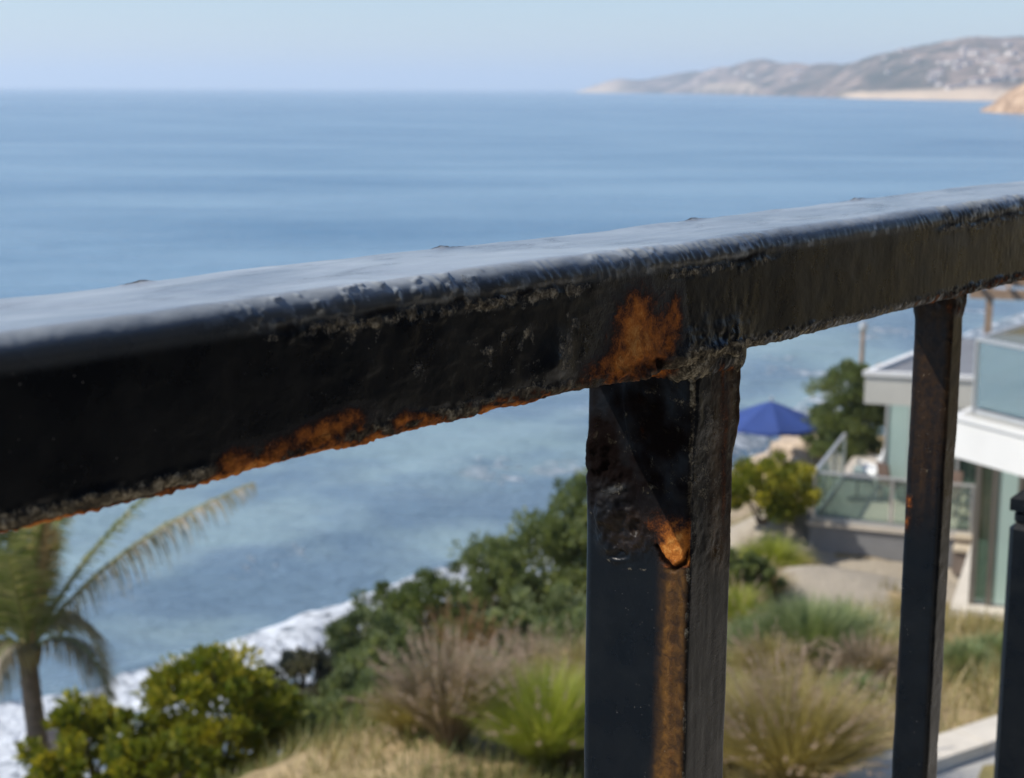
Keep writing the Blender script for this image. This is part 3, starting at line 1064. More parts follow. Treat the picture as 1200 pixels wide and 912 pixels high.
# timber pergola beyond the house
pg0 = at_y(1158, 380, 40.0)
pb = at_y(1158, 345, 40.0)[2]
t = thing("timber_pergola", "brown timber pergola standing behind the upper glass deck", "pergola", (pg0[0], pg0[1], gh(pg0[0], pg0[1])), R(-16.6))
hh = pb - gh(pg0[0], pg0[1])
for x in (0, 2.6, 5.2):
    for y in (0, 3.0):
        MB().box((x - .09, y - .09, -.4), (x + .09, y + .09, hh - .12)).build("post", M_wood, t)
for y in (0, 3.0):
    MB().box((-.5, y - .06, hh - .117), (5.8, y + .06, hh + .13)).build("beam", M_wood, t)
for k in range(9):
    MB().box((-.3 + .7 * k, -.5, hh + .133), (-.22 + .7 * k, 3.5, hh + .29)).build("rafter", M_wood, t)
# slim lamp pole by the tall shrub
lp = at_y(1011, 400, 42.5)
g0 = gh(lp[0], lp[1])
t = thing("lamp_pole", "slim grey brown pole rising behind the tall shrub", "pole", (lp[0], lp[1], g0))
MB().tube([(0, 0, -.3), (0, 0, 4.55 + (lp[2] - 8))], [.075, .055], 8).build("shaft", M_wood, t)
zt = 4.55 + (lp[2] - 8)
MB().tube([(0, 0, zt), (0, 0, zt + .06), (0, 0, zt + .2), (0, 0, zt + .24)], [.06, .12, .10, .02], 10).build("lamp_head", M_alu, t)
MB().tube([(0, 0, -.1), (0, 0, .12)], [.13, .12], 10).build("base", M_conc, t)


# ------------------------------------------------------------------ plants
def quad_leaves(C, N, L, W, rng):
    """n rhombic leaves: centres C, directions N, lengths L, widths W"""
    n = len(C)
    r = rng.normal(size=(n, 3))
    S = np.cross(N, r)
    S /= np.linalg.norm(S, axis=1)[:, None] + 1e-9
    V = np.empty((n, 4, 3))
    V[:, 0] = C - N * L[:, None] * .5
    V[:, 2] = C + N * L[:, None] * .5
    B = np.cross(N, S)
    V[:, 1] = C + S * W[:, None] * .5 + B * W[:, None] * .12
    V[:, 3] = C - S * W[:, None] * .5 + B * W[:, None] * .12
    F = np.arange(n * 4).reshape(n, 4)
    return V.reshape(-1, 3), F


def shrub(label, cat, x, y, rx, ry, rz, mat, n=5200, leaf=0.085, clumps=70, seed=1, lift=0.62, narrow=0.42, spiky=0.0, z=None, group=None, stem_mat=None, top_bias=1.0, name="coastal_shrub"):
    rng = np.random.default_rng(seed)
    g = gh(x, y) if z is None else z
    t = thing(name, label, cat, (x, y, g), 0, group)
    # clump centres in an uneven ellipsoid shell
    d = rng.normal(size=(clumps, 3))
    d[:, 2] = np.abs(d[:, 2]) * top_bias - 0.25
    d /= np.linalg.norm(d, axis=1)[:, None]
    rad = (0.55 + 0.45 * rng.random(clumps)) * (1 + 0.22 * vnoise(d * 2.3 + seed, seed))
    CC = d * rad[:, None] * np.array([rx, ry, rz]) + np.array([0, 0, rz * lift])
    CC[:, 2] = np.maximum(CC[:, 2], 0.10)
    low = rng.random(clumps) < .28
    CC[low, 2] *= .35
    CC[low, :2] *= .9
    cs = (0.17 + 0.13 * rng.random(clumps)) * (rx + ry + rz) / 3
    k = rng.integers(0, clumps, n)
    q = rng.normal(size=(n, 3))
    q /= np.linalg.norm(q, axis=1)[:, None]
    q *= (rng.random(n) ** 0.45)[:, None]
    C = CC[k] + q * cs[k][:, None] * np.array([1, 1, 0.8])
    C[:, 2] = np.maximum(C[:, 2], 0.03)
    N = q * 0.6 + rng.normal(size=(n, 3)) * 0.35 + np.array([0, 0, 0.35 + spiky]) + d[k] * 0.5
    N /= np.linalg.norm(N, axis=1)[:, None]
    L = leaf * (0.7 + 0.6 * rng.random(n)) * (1 + spiky)
    V, F = quad_leaves(C, N, L, L * narrow, rng)
    tint = np.clip(rng.random(clumps)[k] * 0.5 + rng.random(n) * 0.5, 0, 1)
    obj("crown", V, F, mat, t, attrs={"tint": np.repeat(tint, 4)})
    st = MB()
    for i in range(9):
        c = CC[rng.integers(0, clumps)]
        mid = Vector((c[0] * .35, c[1] * .35, c[2] * .5))
        st.tube([(rng.uniform(-.1, .1), rng.uniform(-.1, .1), -.15), mid, Vector(c)], [.035, .022, .008], 5)
    st.build("stem", stem_mat or M_stem, t)
    return t


def tuft(label, x, y, h, rad, mat, n=1700, seed=1, plume=None, width=0.012, lean=0.85, name="grass_tuft", cat="grass tuft", group=None, droop=0.35, nplume=130):
    rng = np.random.default_rng(seed)
    g = gh(x, y)
    t = thing(name, label, cat, (x, y, g), 0, group)
    az = rng.random(n) * 2 * np.pi
    sp = rng.random(n) ** 0.6 * lean
    L = h * (0.65 + 0.45 * rng.random(n))
    b = np.stack([np.cos(az), np.sin(az), 0 * az], -1)
    base = b * (rng.random(n) * rad * 0.22)[:, None]
    segs = 4
    P = []
    for s in range(segs + 1):
        f = s / segs
        out = np.sin(sp) * f + droop * sp * f ** 2.4
        up = np.cos(sp) * f - droop * sp * 0.9 * f ** 2.6
        P.append(base + b * (out * L)[:, None] + np.array([0, 0, 1.0]) * (up * L)[:, None])
    side = np.stack([-np.sin(az), np.cos(az), 0 * az], -1)
    tw = rng.normal(size=n) * .7
    side = side * np.cos(tw)[:, None] + np.array([0, 0, 1.0]) * np.sin(tw)[:, None] * .6
    V = []
    for s in range(segs + 1):
        w = width * (1 - (s / segs) ** 1.6) + 0.0015
        V += [P[s] - side * w / 2, P[s] + side * w / 2]
    V = np.stack(V, 1).reshape(-1, 3)
    base_i = (np.arange(n) * (2 * segs + 2))[:, None]
    F = np.concatenate([base_i + np.array([[2 * s, 2 * s + 1, 2 * s + 3, 2 * s + 2]]) for s in range(segs)], 0)
    tint = np.repeat(rng.random(n), 2 * segs + 2)
    obj("blades", V, F, mat, t, attrs={"tint": tint}, kind="stuff")
    if plume is not None:
        k = rng.integers(0, n, nplume)
        m = 26
        C = np.repeat(P[segs][k] * 1.04, m, 0)
        dd = P[segs][k] - P[segs - 1][k]
        dd /= np.linalg.norm(dd, axis=1)[:, None]
        dd = np.repeat(dd, m, 0)
        s = np.tile(np.linspace(-.10, .12, m), nplume)
        C = C + dd * s[:, None] * 1.1
        N = dd + rng.normal(size=C.shape) * .55
        N /= np.linalg.norm(N, axis=1)[:, None]
        LL = 0.035 * (1 - (s / .16) ** 2) + .008
        V, F = quad_leaves(C + N * LL[:, None] * .4, N, LL, LL * .28, rng)
        obj("seed_heads", V, F, plume, t, attrs={"tint": np.repeat(rng.random(len(C)), 4)}, kind="stuff")
    return t


M_stem = mat_plain("woody_stem", (0.10, 0.075, 0.05), 0.9, 0.3, 20)
L_yel = mat_leaf("yellow_green_leaf", (0.075, 0.125, 0.014), (0.25, 0.25, 0.022), (0.62, 0.50, 0.05), 0.40)
L_olive = mat_leaf("olive_leaf", (0.08, 0.11, 0.045), (0.19, 0.23, 0.09), (0.36, 0.38, 0.17), 0.5)
L_silver = mat_leaf("silver_green_leaf", (0.10, 0.13, 0.06), (0.22, 0.26, 0.12), (0.42, 0.44, 0.24), 0.5)
L_grey = mat_leaf("grey_twiggy_leaf", (0.09, 0.10, 0.065), (0.19, 0.18, 0.12), (0.34, 0.29, 0.21), 0.3)
L_dark = mat_leaf("dark_hedge_leaf", (0.075, 0.105, 0.04), (0.16, 0.20, 0.07), (0.30, 0.33, 0.14), 0.5)
L_rust = mat_leaf("rusty_seed", (0.20, 0.115, 0.055), (0.36, 0.20, 0.10), (0.50, 0.31, 0.17), 0.3)
L_tan = mat_leaf("tan_blade", (0.21, 0.17, 0.055), (0.42, 0.34, 0.13), (0.66, 0.55, 0.30), 0.45)
L_purple = mat_leaf("purple_brown_blade", (0.15, 0.115, 0.065), (0.32, 0.245, 0.16), (0.50, 0.40, 0.29), 0.4)
L_plume = mat_leaf("pale_plume", (0.32, 0.22, 0.17), (0.46, 0.34, 0.26), (0.60, 0.48, 0.38), 0.4)
L_lime = mat_leaf("lime_blade", (0.17, 0.23, 0.03), (0.36, 0.40, 0.06), (0.62, 0.58, 0.18), 0.5)
L_bluegr = mat_leaf("blue_green_blade", (0.12, 0.17, 0.075), (0.24, 0.30, 0.13), (0.46, 0.47, 0.24), 0.4)

# --- bluff planting, left to right as seen from the balcony
def S(px, py, y, dz=0.0):
    q = at_y(px, py, y)
    return q[0], q[1]


x, y = S(262, 850, 18.6)
shrub("large bright yellow green leafy shrub right of the palm", "shrub", x, y, 1.02, 1.0, .92, L_yel, 11500, .105, 110, 3, lift=.75, z=at_y(275, 905, 18.6)[2], narrow=.5)
x, y = S(112, 885, 18.0)
shrub("lower yellow green shrub at the foot of the palm trunk", "shrub", x, y, .78, .8, .58, L_yel, 5200, .12, 55, 4, lift=.6, z=at_y(112, 915, 18.0)[2], narrow=.5)
x, y = S(190, 930, 17.2)
shrub("small golden shrub below the palm, partly out of sight", "shrub", x, y, .7, .7, .5, L_yel, 3600, .11, 40, 5, lift=.6, z=at_y(190, 935, 17.2)[2], narrow=.5)
x, y = S(400, 850, 19.4)
shrub("soft silvery green shrub on the edge of the dry bank", "shrub", x, y, .66, .7, .62, L_silver, 6000, .10, 60, 6, lift=.6, z=at_y(395, 880, 19.4)[2], narrow=.3, spiky=.4)
x, y = S(475, 800, 20.5)
shrub("wide grey green shrub rising behind the dry bank", "shrub", x, y, .85, .8, .72, L_silver, 6500, .10, 65, 7, lift=.6, z=at_y(475, 835, 20.5)[2], narrow=.3, spiky=.4)
x, y = S(420, 770, 23.5)
shrub("grey twiggy shrub in front of the white surf", "shrub", x, y, .60, .6, .62, L_grey, 3000, .085, 45, 8, lift=.7, z=at_y(410, 810, 23.5)[2], narrow=.35)
x, y = S(470, 725, 25.0)
shrub("open green shrub with surf showing through", "shrub", x, y, .78, .7, .72, L_dark, 4200, .095, 50, 9, lift=.85, z=at_y(470, 775, 25.0)[2], narrow=.45)
x, y = S(545, 760, 24.0)
shrub("low dark shrub beside the rusty flower plumes", "shrub", x, y, .62, .6, .62, L_olive, 4200, .09, 50, 10, lift=.7, z=at_y(545, 790, 24.0)[2], narrow=.45)
x, y = S(655, 690, 27.0)
shrub("broad dense olive shrub left of the rusty post", "shrub", x, y, 1.60, 1.3, 1.30, L_olive, 15000, .12, 130, 12, lift=.75, z=at_y(655, 742, 27.0)[2], narrow=.45)
x, y = S(715, 660, 27.5)
shrub("olive shrub hidden mostly behind the rusty post", "shrub", x, y, 1.35, 1.1, 1.55, L_olive, 9000, .12, 80, 13, lift=.8, z=at_y(715, 720, 27.5)[2], narrow=.45)
x, y = S(650, 750, 22.5)
shrub("lower silvery shrub below the broad olive shrub", "shrub", x, y, .95, .7, .55, L_silver, 6500, .10, 60, 14, lift=.6, z=at_y(650, 765, 22.5)[2], narrow=.35)
x, y = S(893, 585, 33.0)
shrub("sunny yellow green shrub under the blue parasol", "shrub", x, y, 1.05, 1.0, .80, L_yel, 7500, .11, 80, 15, lift=.7, z=at_y(893, 606, 33.0)[2], narrow=.5)
x, y = S(925, 560, 40.0)
shrub("low green shrub between parasol and terrace", "shrub", x, y, .85, .8, .55, L_olive, 4200, .12, 50, 16, lift=.6, narrow=.45, z=at_y(925, 583, 40.0)[2])
x, y = S(1000, 530, 40.0)
shrub("tall rounded green shrub by the flat roof corner", "shrub", x, y, 1.02, 1.0, 1.38, L_olive, 14000, .11, 110, 17, lift=.95, narrow=.3, spiky=.3, z=at_y(1000, 545, 40.0)[2])
x, y = S(985, 500, 47.0)
shrub("hazy low shrub far behind the terrace", "shrub", x, y, 1.0, 1.0, .5, L_olive, 3000, .12, 40, 18, lift=.6, narrow=.45, z=at_y(985, 525, 47.0)[2])
for (px_, pb_, yy_, rx_, rz_, mt_, sd_, lb_) in (
        (352, 835, 21.0, .60, .62, L_grey, 101, "grey brown twiggy shrub behind the large yellow green shrub"),
        (438, 800, 22.0, .70, .72, L_silver, 102, "dusty green shrub in the hollow above the bank"),
        (512, 770, 24.5, .72, .85, L_dark, 103, "dark green shrub nearest the rusty flower plumes"),
        (575, 735, 26.0, .80, .85, L_olive, 104, "olive shrub stepping up toward the broad dense one"),
        (600, 775, 21.5, .80, .45, L_silver, 105, "low dusty shrub between rusty plumes and lime green tuft"),
        (545, 830, 18.5, .70, .40, L_silver, 106, "low grey green shrub behind the purple brown tuft"),
        (448, 850, 18.0, .60, .38, L_silver, 107, "low green mat of leaves on the rim of the bank"),
        (690, 800, 20.0, .80, .55, L_silver, 108, "low grey green shrub just behind the rusty post"),
        (870, 690, 26.0, .60, .40, L_olive, 109, "small olive shrub at the path edge right of the rusty post")):
    x, y = S(px_, 700, yy_)
    shrub(lb_, "shrub", x, y, rx_, rx_, rz_, mt_, 4600, .09, 55, sd_, lift=.62, z=at_y(px_, pb_, yy_)[2], narrow=.38, spiky=.2)
# rusty plumes
x, y = S(545, 775, 21.0)
tuft("dry rust orange flower plumes above dark shrubs", x, y, 1.15, .5, L_rust, 220, 21, plume=L_rust, lean=.42, nplume=110, name="plume_grass", cat="grass")
x, y = S(480, 800, 20.2)
tuft("thin rust orange plumes leaning over a green shrub", x, y, .85, .4, L_rust, 130, 22, plume=L_rust, lean=.42, nplume=60, name="plume_grass", cat="grass")
# fountain grasses
x, y = S(527, 900, 14.8)
tuft("big round purple brown fountain grass on the dry bank", x, y, .98, .45, L_purple, 4200, 31, plume=L_plume, lean=.62, nplume=260, width=.009, droop=.22)
x, y = S(640, 866, 14.2)
tuft("bright lime green fountain grass touching the rusty post", x, y, 1.02, .5, L_lime, 3600, 32, plume=L_plume, lean=.72, nplume=70, width=.010, droop=.3)
x, y = S(620, 800, 18.5)
tuft("hazy pinkish grass behind the lime green tuft", x, y, .85, .6, L_purple, 1800, 33, plume=L_plume, lean=.95, nplume=150)
x, y = S(690, 810, 17.5)
tuft("tan feathery grass directly behind the rusty post", x, y, .85, .6, L_tan, 1700, 34, plume=L_plume, lean=.9, nplume=90)
x, y = S(560, 800, 18.8)
tuft("small reddish grass behind the purple brown tuft", x, y, .62, .4, L_purple, 1100, 35, plume=L_rust, lean=.9, nplume=60)
x, y = S(925, 915, 13.4)
tuft("large straw coloured grass between post and kerb", x, y, 1.12, .8, L_tan, 4600, 36, plume=L_plume, lean=.78, nplume=240, width=.009, droop=.25)
x, y = S(840, 905, 14.0)
tuft("straw coloured grass half hidden by the rusty post", x, y, .85, .6, L_tan, 2000, 37, plume=L_plume, lean=1.0, nplume=60)
x, y = S(940, 770, 19.0)
tuft("broad blue green grass clump below the bare path", x, y, .95, .9, L_bluegr, 3600, 38, width=.017, lean=.85, droop=.2)
x, y = S(985, 760, 19.6)
tuft("upright blue green tuft beside the thin baluster", x, y, .85, .5, L_bluegr, 1700, 39, width=.02, lean=.8)
x, y = S(880, 745, 20.5)
tuft("small blue green tuft at the edge of the path", x, y, .5, .4, L_bluegr, 1100, 40, width=.02, lean=1.0)
x, y = S(1025, 765, 18.8)
tuft("pale green tuft just left of the thin baluster", x, y, .55, .4, L_tan, 1200, 41, lean=1.0)
x, y = S(1000, 815, 17.0)
tuft("flattened grey green tuft on bare straw ground", x, y, .36, .4, L_bluegr, 900, 42, width=.016, lean=1.3)
x, y = S(1130, 785, 18.2)
tuft("low green tuft between thin baluster and house plinth", x, y, .42, .5, L_bluegr, 1500, 43, width=.018, lean=1.2)
x, y = S(1165, 770, 19.0)
tuft("low green tuft nearest the newel post", x, y, .40, .5, L_bluegr, 1300, 44, width=.018, lean=1.2)
x, y = S(880, 660, 27.0)
tuft("yellowing grass beside the path below the sunny shrub", x, y, .75, .6, L_tan, 1600, 45, lean=1.0)
x, y = S(905, 640, 29.5)
tuft("golden green grass on the slope under the terrace corner", x, y, .8, .6, L_lime, 1500, 46, lean=1.0)
x, y = S(930, 615, 31.5)
tuft("golden grass hugging the terrace corner", x, y, .6, .6, L_tan, 1500, 47, lean=1.0)


for k, (px_, pb_, yy_, h_, mt_, lb_) in enumerate((
        (865, 720, 24.0, .7, L_lime, "yellow green grass tuft touching the right side of the rusty post"),
        (895, 690, 26.5, .6, L_tan, "straw grass tuft on the left verge of the bare path"),
        (885, 635, 30.0, .7, L_lime, "bright grass tuft directly below the sunny shrub"),
        (920, 600, 34.0, .6, L_tan, "straw grass tuft left of the terrace glass corner"),
        (590, 850, 16.2, .7, L_purple, "pinkish grass tuft wedged between brown and lime tufts"),
        (480, 895, 15.4, .55, L_tan, "short straw tuft at the left foot of the purple brown grass"),
        (675, 905, 14.2, .55, L_tan, "short straw tuft at the foot of the lime green grass"),
        (985, 880, 14.4, .55, L_tan, "short straw tuft against the left end of the kerb"),
        (1015, 790, 17.8, .55, L_purple, "wispy pinkish tuft left of the thin baluster"),
        (900, 790, 18.2, .6, L_tan, "straw tuft in front of the blue green clump"))):
    x, y = S(px_, pb_, yy_)
    tuft(lb_, x, y, h_, .5, mt_, 1500, 120 + k, plume=L_plume, lean=.85, nplume=60, width=.010, droop=.28)


# loose dry grass all over the bank
def ground_cover():
    rng = np.random.default_rng(91)
    n = 170000
    x = rng.uniform(-9, 14, n)
    y = 8 + 42 * rng.random(n) ** 1.7
    sd = shore_dist(x, y)
    dn = vnoise(np.stack([x * .6, y * .6, 0 * x], -1), 5) + 0.5 * vnoise(np.stack([x * 1.7, y * 1.7, 0 * x], -1), 6)
    pathd = np.minimum(np.hypot(x - 5.3, (y - 29) * .35), np.hypot((x - 7) * .45, y - 28.6))
    wall_side = (x - w0[0]) * wn_[0] + (y - w0[1]) * wn_[1]
    keep = (sd < -2.0) & (dn > -0.35) & (pathd > 1.4) & (wall_side < -0.05)
    keep &= ~((x > 4.5) & (y > 27.5) & (y < 33.5) & (x < 12))
    keep &= ~((x > T0[0] - .3) & ((x - T0[0]) * U[1] * -1 + (y - T0[1]) > -0.1) & (y > 29.0))
    x, y, dn = x[keep], y[keep], dn[keep]
    z = ground_h(x, y) - .02
    n = len(x)
    L = 0.12 + 0.27 * rng.random(n) * np.clip(dn + .9, 0, 1.4)
    a = rng.random(n) * 6.283
    lean = rng.uniform(.1, 1.1, n)
    b = np.stack([x, y, z], -1)
    d = np.stack([np.cos(a) * np.sin(lean), np.sin(a) * np.sin(lean), np.cos(lean)], -1)
    s = np.stack([-np.sin(a), np.cos(a), 0 * a], -1) * (0.006 + .008 * rng.random(n))[:, None]
    V = np.stack([b - s, b + s, b + d * L[:, None]], 1).reshape(-1, 3)
    green = vnoise(np.stack([x * .35, y * .35, 0 * x], -1), 8)
    tint = np.clip(.5 + .35 * rng.normal(size=n) * .6 - .45 * smooth(.1, .5, green), 0, 1)
    m = mat_leaf("dry_meadow_blade", (0.13, 0.15, 0.04), (0.36, 0.29, 0.12), (0.60, 0.50, 0.30), 0.3)
    obj("dry_grass", V, np.arange(n * 3).reshape(n, 3), m, attrs={"tint": np.repeat(tint, 3)}, kind="stuff",
        label="short dry straw grass scattered over the sandy bank", category="grass")


ground_cover()


# dark rocks standing in the surf, each a thing
def rock(px, py, s, label, z=0.0, flat=.5, mat=None, seed=1):
    c = at_z(px, py, z)
    rng = np.random.default_rng(seed)
    import bmesh
    bm = bmesh.new()
    bmesh.ops.create_icosphere(bm, subdivisions=3, radius=1.0)
    me = bpy.data.meshes.new("rock")
    V = np.array([v.co[:] for v in bm.verts])
    k = 1 + .35 * fbm(V * 1.1 + seed * 3.1, 4, seed) + .2 * np.abs(vnoise(V * 2.3 + seed, seed + 3))
    V2 = V * k[:, None] * np.array([s * rng.uniform(.9, 1.4), s, s * flat])
    for v, p in zip(bm.verts, V2):
        v.co = p
    bm.to_mesh(me)
    bm.free()
    me.materials.append(mat or M_rock)
    o = bpy.data.objects.new("rock", me)
    col.objects.link(o)
    o.location = (c[0], c[1], c[2])
    o.rotation_euler = (0, 0, rng.uniform(0, 6))
    o['label'] = label
    o['category'] = "rock"
    o['group'] = "rocks at the water's edge"


M_rock = mat_plain("wet_dark_rock", (0.055, 0.045, 0.04), 0.6, 0.35, 2.5, bump=0.03)
M_rock2 = mat_plain("dry_sandstone_rock", (0.46, 0.36, 0.26), 0.9, 0.25, 1.5, bump=0.04)
rock(406, 732, .50, "dark wet rock poking out of the surf beside the twiggy shrub", seed=1)
rock(322, 756, .42, "dark wet rock in the foam above the yellow green shrub", seed=2)
rock(218, 800, .35, "small dark rock in the foam right of the palm", seed=3)
rock(60, 872, .40, "dark rock near the water's edge behind the palm trunk", seed=4)
for k, (px, py, s, l) in enumerate(((938, 532, 1.0, "pale sandstone boulder right of the parasol pole"), (962, 520, 1.2, "pale sandstone boulder below the hazy low shrub"),
                                    (915, 545, .8, "pale sandstone boulder under the parasol canopy"), (985, 540, .9, "pale sandstone boulder at the terrace rail end"))):
    q = at_y(px, py, 48 + k)
    rock(px, py, s, l, z=q[2], mat=M_rock2, seed=11 + k, flat=.6)


# ------------------------------------------------------------------ palm
def palm():
    yy = 21.0
    top = at_y(34, 768, yy)
    bx, by = top[0] + .12, top[1] + .05
    g = gh(bx, by)
    t = thing("palm_tree", "single feather palm leaning over the surf at the bank's edge", "palm tree", (bx, by, g))
    o0 = np.array([bx, by, g])
    # trunk with leaf-scar rings
    V, F = [], []
    n, rows = 18, 70
    H = top[2] - g + .15
    for k in range(rows):
        f = k / (rows - 1)
        r = (.155 - .03 * f + (.05 * max(0, 1 - f * 8))) * (1 + .045 * ((k % 3) == 0) + .02 * random.random())
        if f > .93:
            r *= 1.12
        cx = (top[0] - bx) * f ** 1.5 + .03 * math.sin(f * 5)
        cy = (top[1] - by) * f
        for i in range(n):
            a = 2 * math.pi * i / n
            V.append((cx + r * math.cos(a), cy + r * math.sin(a), -.3 + (H + .3) * f))
    for k in range(rows - 1):
        for i in range(n):
            F.append((k * n + i, k * n + (i + 1) % n, (k + 1) * n + (i + 1) % n, (k + 1) * n + i))
    F.append(tuple(range((rows - 1) * n, rows * n)))
    obj("trunk", np.array(V), F, mat_plain("palm_bark", (0.20, 0.155, 0.12), 0.9, 0.35, 9, bump=.02), t)
    Lf = mat_leaf("palm_leaflet", (0.085, 0.12, 0.035), (0.19, 0.22, 0.08), (0.42, 0.37, 0.24), 0.4)
    Lp = mat_leaf("pale_palm_leaflet", (0.16, 0.16, 0.09), (0.33, 0.29, 0.20), (0.52, 0.44, 0.36), 0.45)
    Ld = mat_leaf("dead_palm_leaflet", (0.25, 0.17, 0.09), (0.42, 0.30, 0.18), (0.55, 0.42, 0.28), 0.3)
    rach = mat_plain("palm_rib", (0.24, 0.25, 0.07), 0.6, 0.2, 8)
    rachd = mat_plain("dry_palm_rib", (0.42, 0.28, 0.13), 0.7, 0.2, 8)
    # each frond: control point and tip in sight-line terms, with a depth offset, leaflet length, material
    fr = [((120, 635), (296, 566), .5, .62, Lp, rach, .9), ((105, 625), (215, 545), -.3, .55, Lf, rach, .6), ((20, 640), (22, 540), .3, .50, Lf, rach, .4),
          ((60, 600), (105, 520), .8, .5, Lf, rach, .5), ((95, 712), (132, 822), -.35, .36, Lp, rach, .9), ((88, 665), (126, 790), .6, .5, Lp, rach, .7),
          ((-35, 655), (-150, 600), .2, .6, Lf, rach, .7), ((-25, 720), (-110, 830), .1, .55, Lf, rach, .8), ((-5, 620), (-70, 520), -.5, .6, Lf, rach, .6),
          ((-60, 690), (-190, 720), -.3, .6, Lf, rach, .8), ((55, 660), (52, 612), -.9, .3, Ld, rachd, .3), ((5, 700), (-42, 640), 1.0, .6, Lf, rach, .5),
          ((48, 690), (78, 740), 1.2, .5, Lf, rach, .8), ((14, 730), (-20, 800), -.8, .45, Lp, rach, .9), ((30, 655), (60, 575), -1.2, .5, Lf, rach, .6),
          ((-10, 660), (-30, 575), .9, .6, Lf, rach, .5), ((20, 700), (8, 650), -1.4, .6, Lf, rach, .5)]
    rng = np.random.default_rng(5)
    for (c1, c2, dd, ll, lm, rm, drp) in fr:
        p0 = np.array([top[0], top[1], top[2] + .05])
        p1 = at_y(c1[0], c1[1], yy + dd * .5)
        p2 = at_y(c2[0], c2[1], yy + dd)
        ts = np.linspace(0, 1, 15)
        pts = [(1 - s) ** 2 * p0 + 2 * s * (1 - s) * p1 + s * s * p2 - o0 for s in ts]
        fo = MB().tube(pts, [.032 * (1 - .85 * s) + .003 for s in ts], 6).build("frond", rm, t)
        nl = 84
        s = np.repeat(np.linspace(.16, .99, nl), 2)
        sd = np.tile([1, -1], nl)
        a = ((1 - s) ** 2)[:, None] * p0 + (2 * s * (1 - s))[:, None] * p1 + (s * s)[:, None] * p2 - o0
        tg = 2 * (1 - s)[:, None] * (p1 - p0) + 2 * s[:, None] * (p2 - p1)
        tg /= np.linalg.norm(tg, axis=1)[:, None]
        sidev = np.cross(tg, np.array([0, 0, 1.0]))
        sidev /= np.linalg.norm(sidev, axis=1)[:, None]
        upv = np.cross(sidev, tg)
        L = ll * 1.3 * np.sin(np.pi * (0.12 + .82 * s)) ** .7 * rng.uniform(.85, 1.1, len(s))
        V = []
        w = .042
        dirv = sidev * sd[:, None] * .75 + tg * .55 + upv * .25 + rng.normal(size=a.shape) * .06
        prev = a
        for q in range(4):
            f = q / 3
            pos = a + dirv * (L * f)[:, None] + np.array([0, 0, -1.0]) * (drp * L * f ** 1.8)[:, None]
            ww = w * (1 - .9 * f) * (1 if q else .6)
            V += [pos - tg * ww / 2, pos + tg * ww / 2]
        V = np.stack(V, 1).reshape(-1, 3)
        bi = (np.arange(len(s)) * 8)[:, None]
        Fq = np.concatenate([bi + np.array([[2 * q, 2 * q + 1, 2 * q + 3, 2 * q + 2]]) for q in range(3)], 0)
        obj("leaflets", V, Fq, lm, fo, attrs={"tint": np.repeat(rng.random(len(s)), 8)}, kind="stuff")
    # fibrous crown base
    MB().tube([(top[0] - bx, top[1] - by, H - .28), (top[0] - bx, top[1] - by, H - .05), (top[0] - bx, top[1] - by, H + .12)], [.15, .20, .06], 12).build(
        "crown_base", mat_plain("palm_fibre", (0.26, 0.21, 0.10), 0.9, 0.3, 14, bump=.02), t)


palm()

# ------------------------------------------------------------------ own balcony and the steel railing
TH = R(37.93)
D_ = np.array([math.sin(TH), math.cos(TH), 0.0])          # along the handrail, away to the right
N_ = np.array([math.cos(TH), -math.sin(TH), 0.0])         # toward the balcony
Z_ = np.array([0, 0, 1.0])
PD, HD, RH, RW = 0.2522, 0.0452, 0.038, 0.0482             # distance to the face, drop to the top, rail height and width
FLOOR = CAM_Z - 1.13
O_R = CAMP - PD * N_ - HD * Z_ + 0.43 * D_                # railing origin: top front edge above the post
O_R = np.array([O_R[0], O_R[1], O_R[2]])

balc = MB()


def rl(a, b):
    q = O_R + D_ * a + N_ * b
    return (q[0], q[1])


balc.prism([rl(-2.5, -.28), rl(3.2, -.28), rl(3.2, 1.9), rl(-2.5, 1.9)][::-1], FLOOR - .22, FLOOR).build("balcony_floor", M_conc, kind="structure")
hw = thing("unseen_house_wall", "unseen charcoal wall behind the balcony, kept dark for reflections in the rail", "wall", (*rl(0, 1.9), FLOOR))  # out of view; coloured charcoal so the rail paint reflects dark
MB().bar((*(-D_ * 2.5)[:2], 1.0), (*(D_ * 3.2)[:2], 1.0), .16, 2.6 + 1.0).build("wall_panel", mat_plain("charcoal_render", (0.035, 0.035, 0.036), 0.8, 0.15, 3, bump=.003), hw)

M_paint = mat_paint()


def to_px_local(L):
    """photo position of points given as (t, n, z) in railing coordinates"""
    X = O_R + L[:, :1] * D_ + L[:, 1:2] * N_ + L[:, 2:3] * Z_
    return to_px(X)


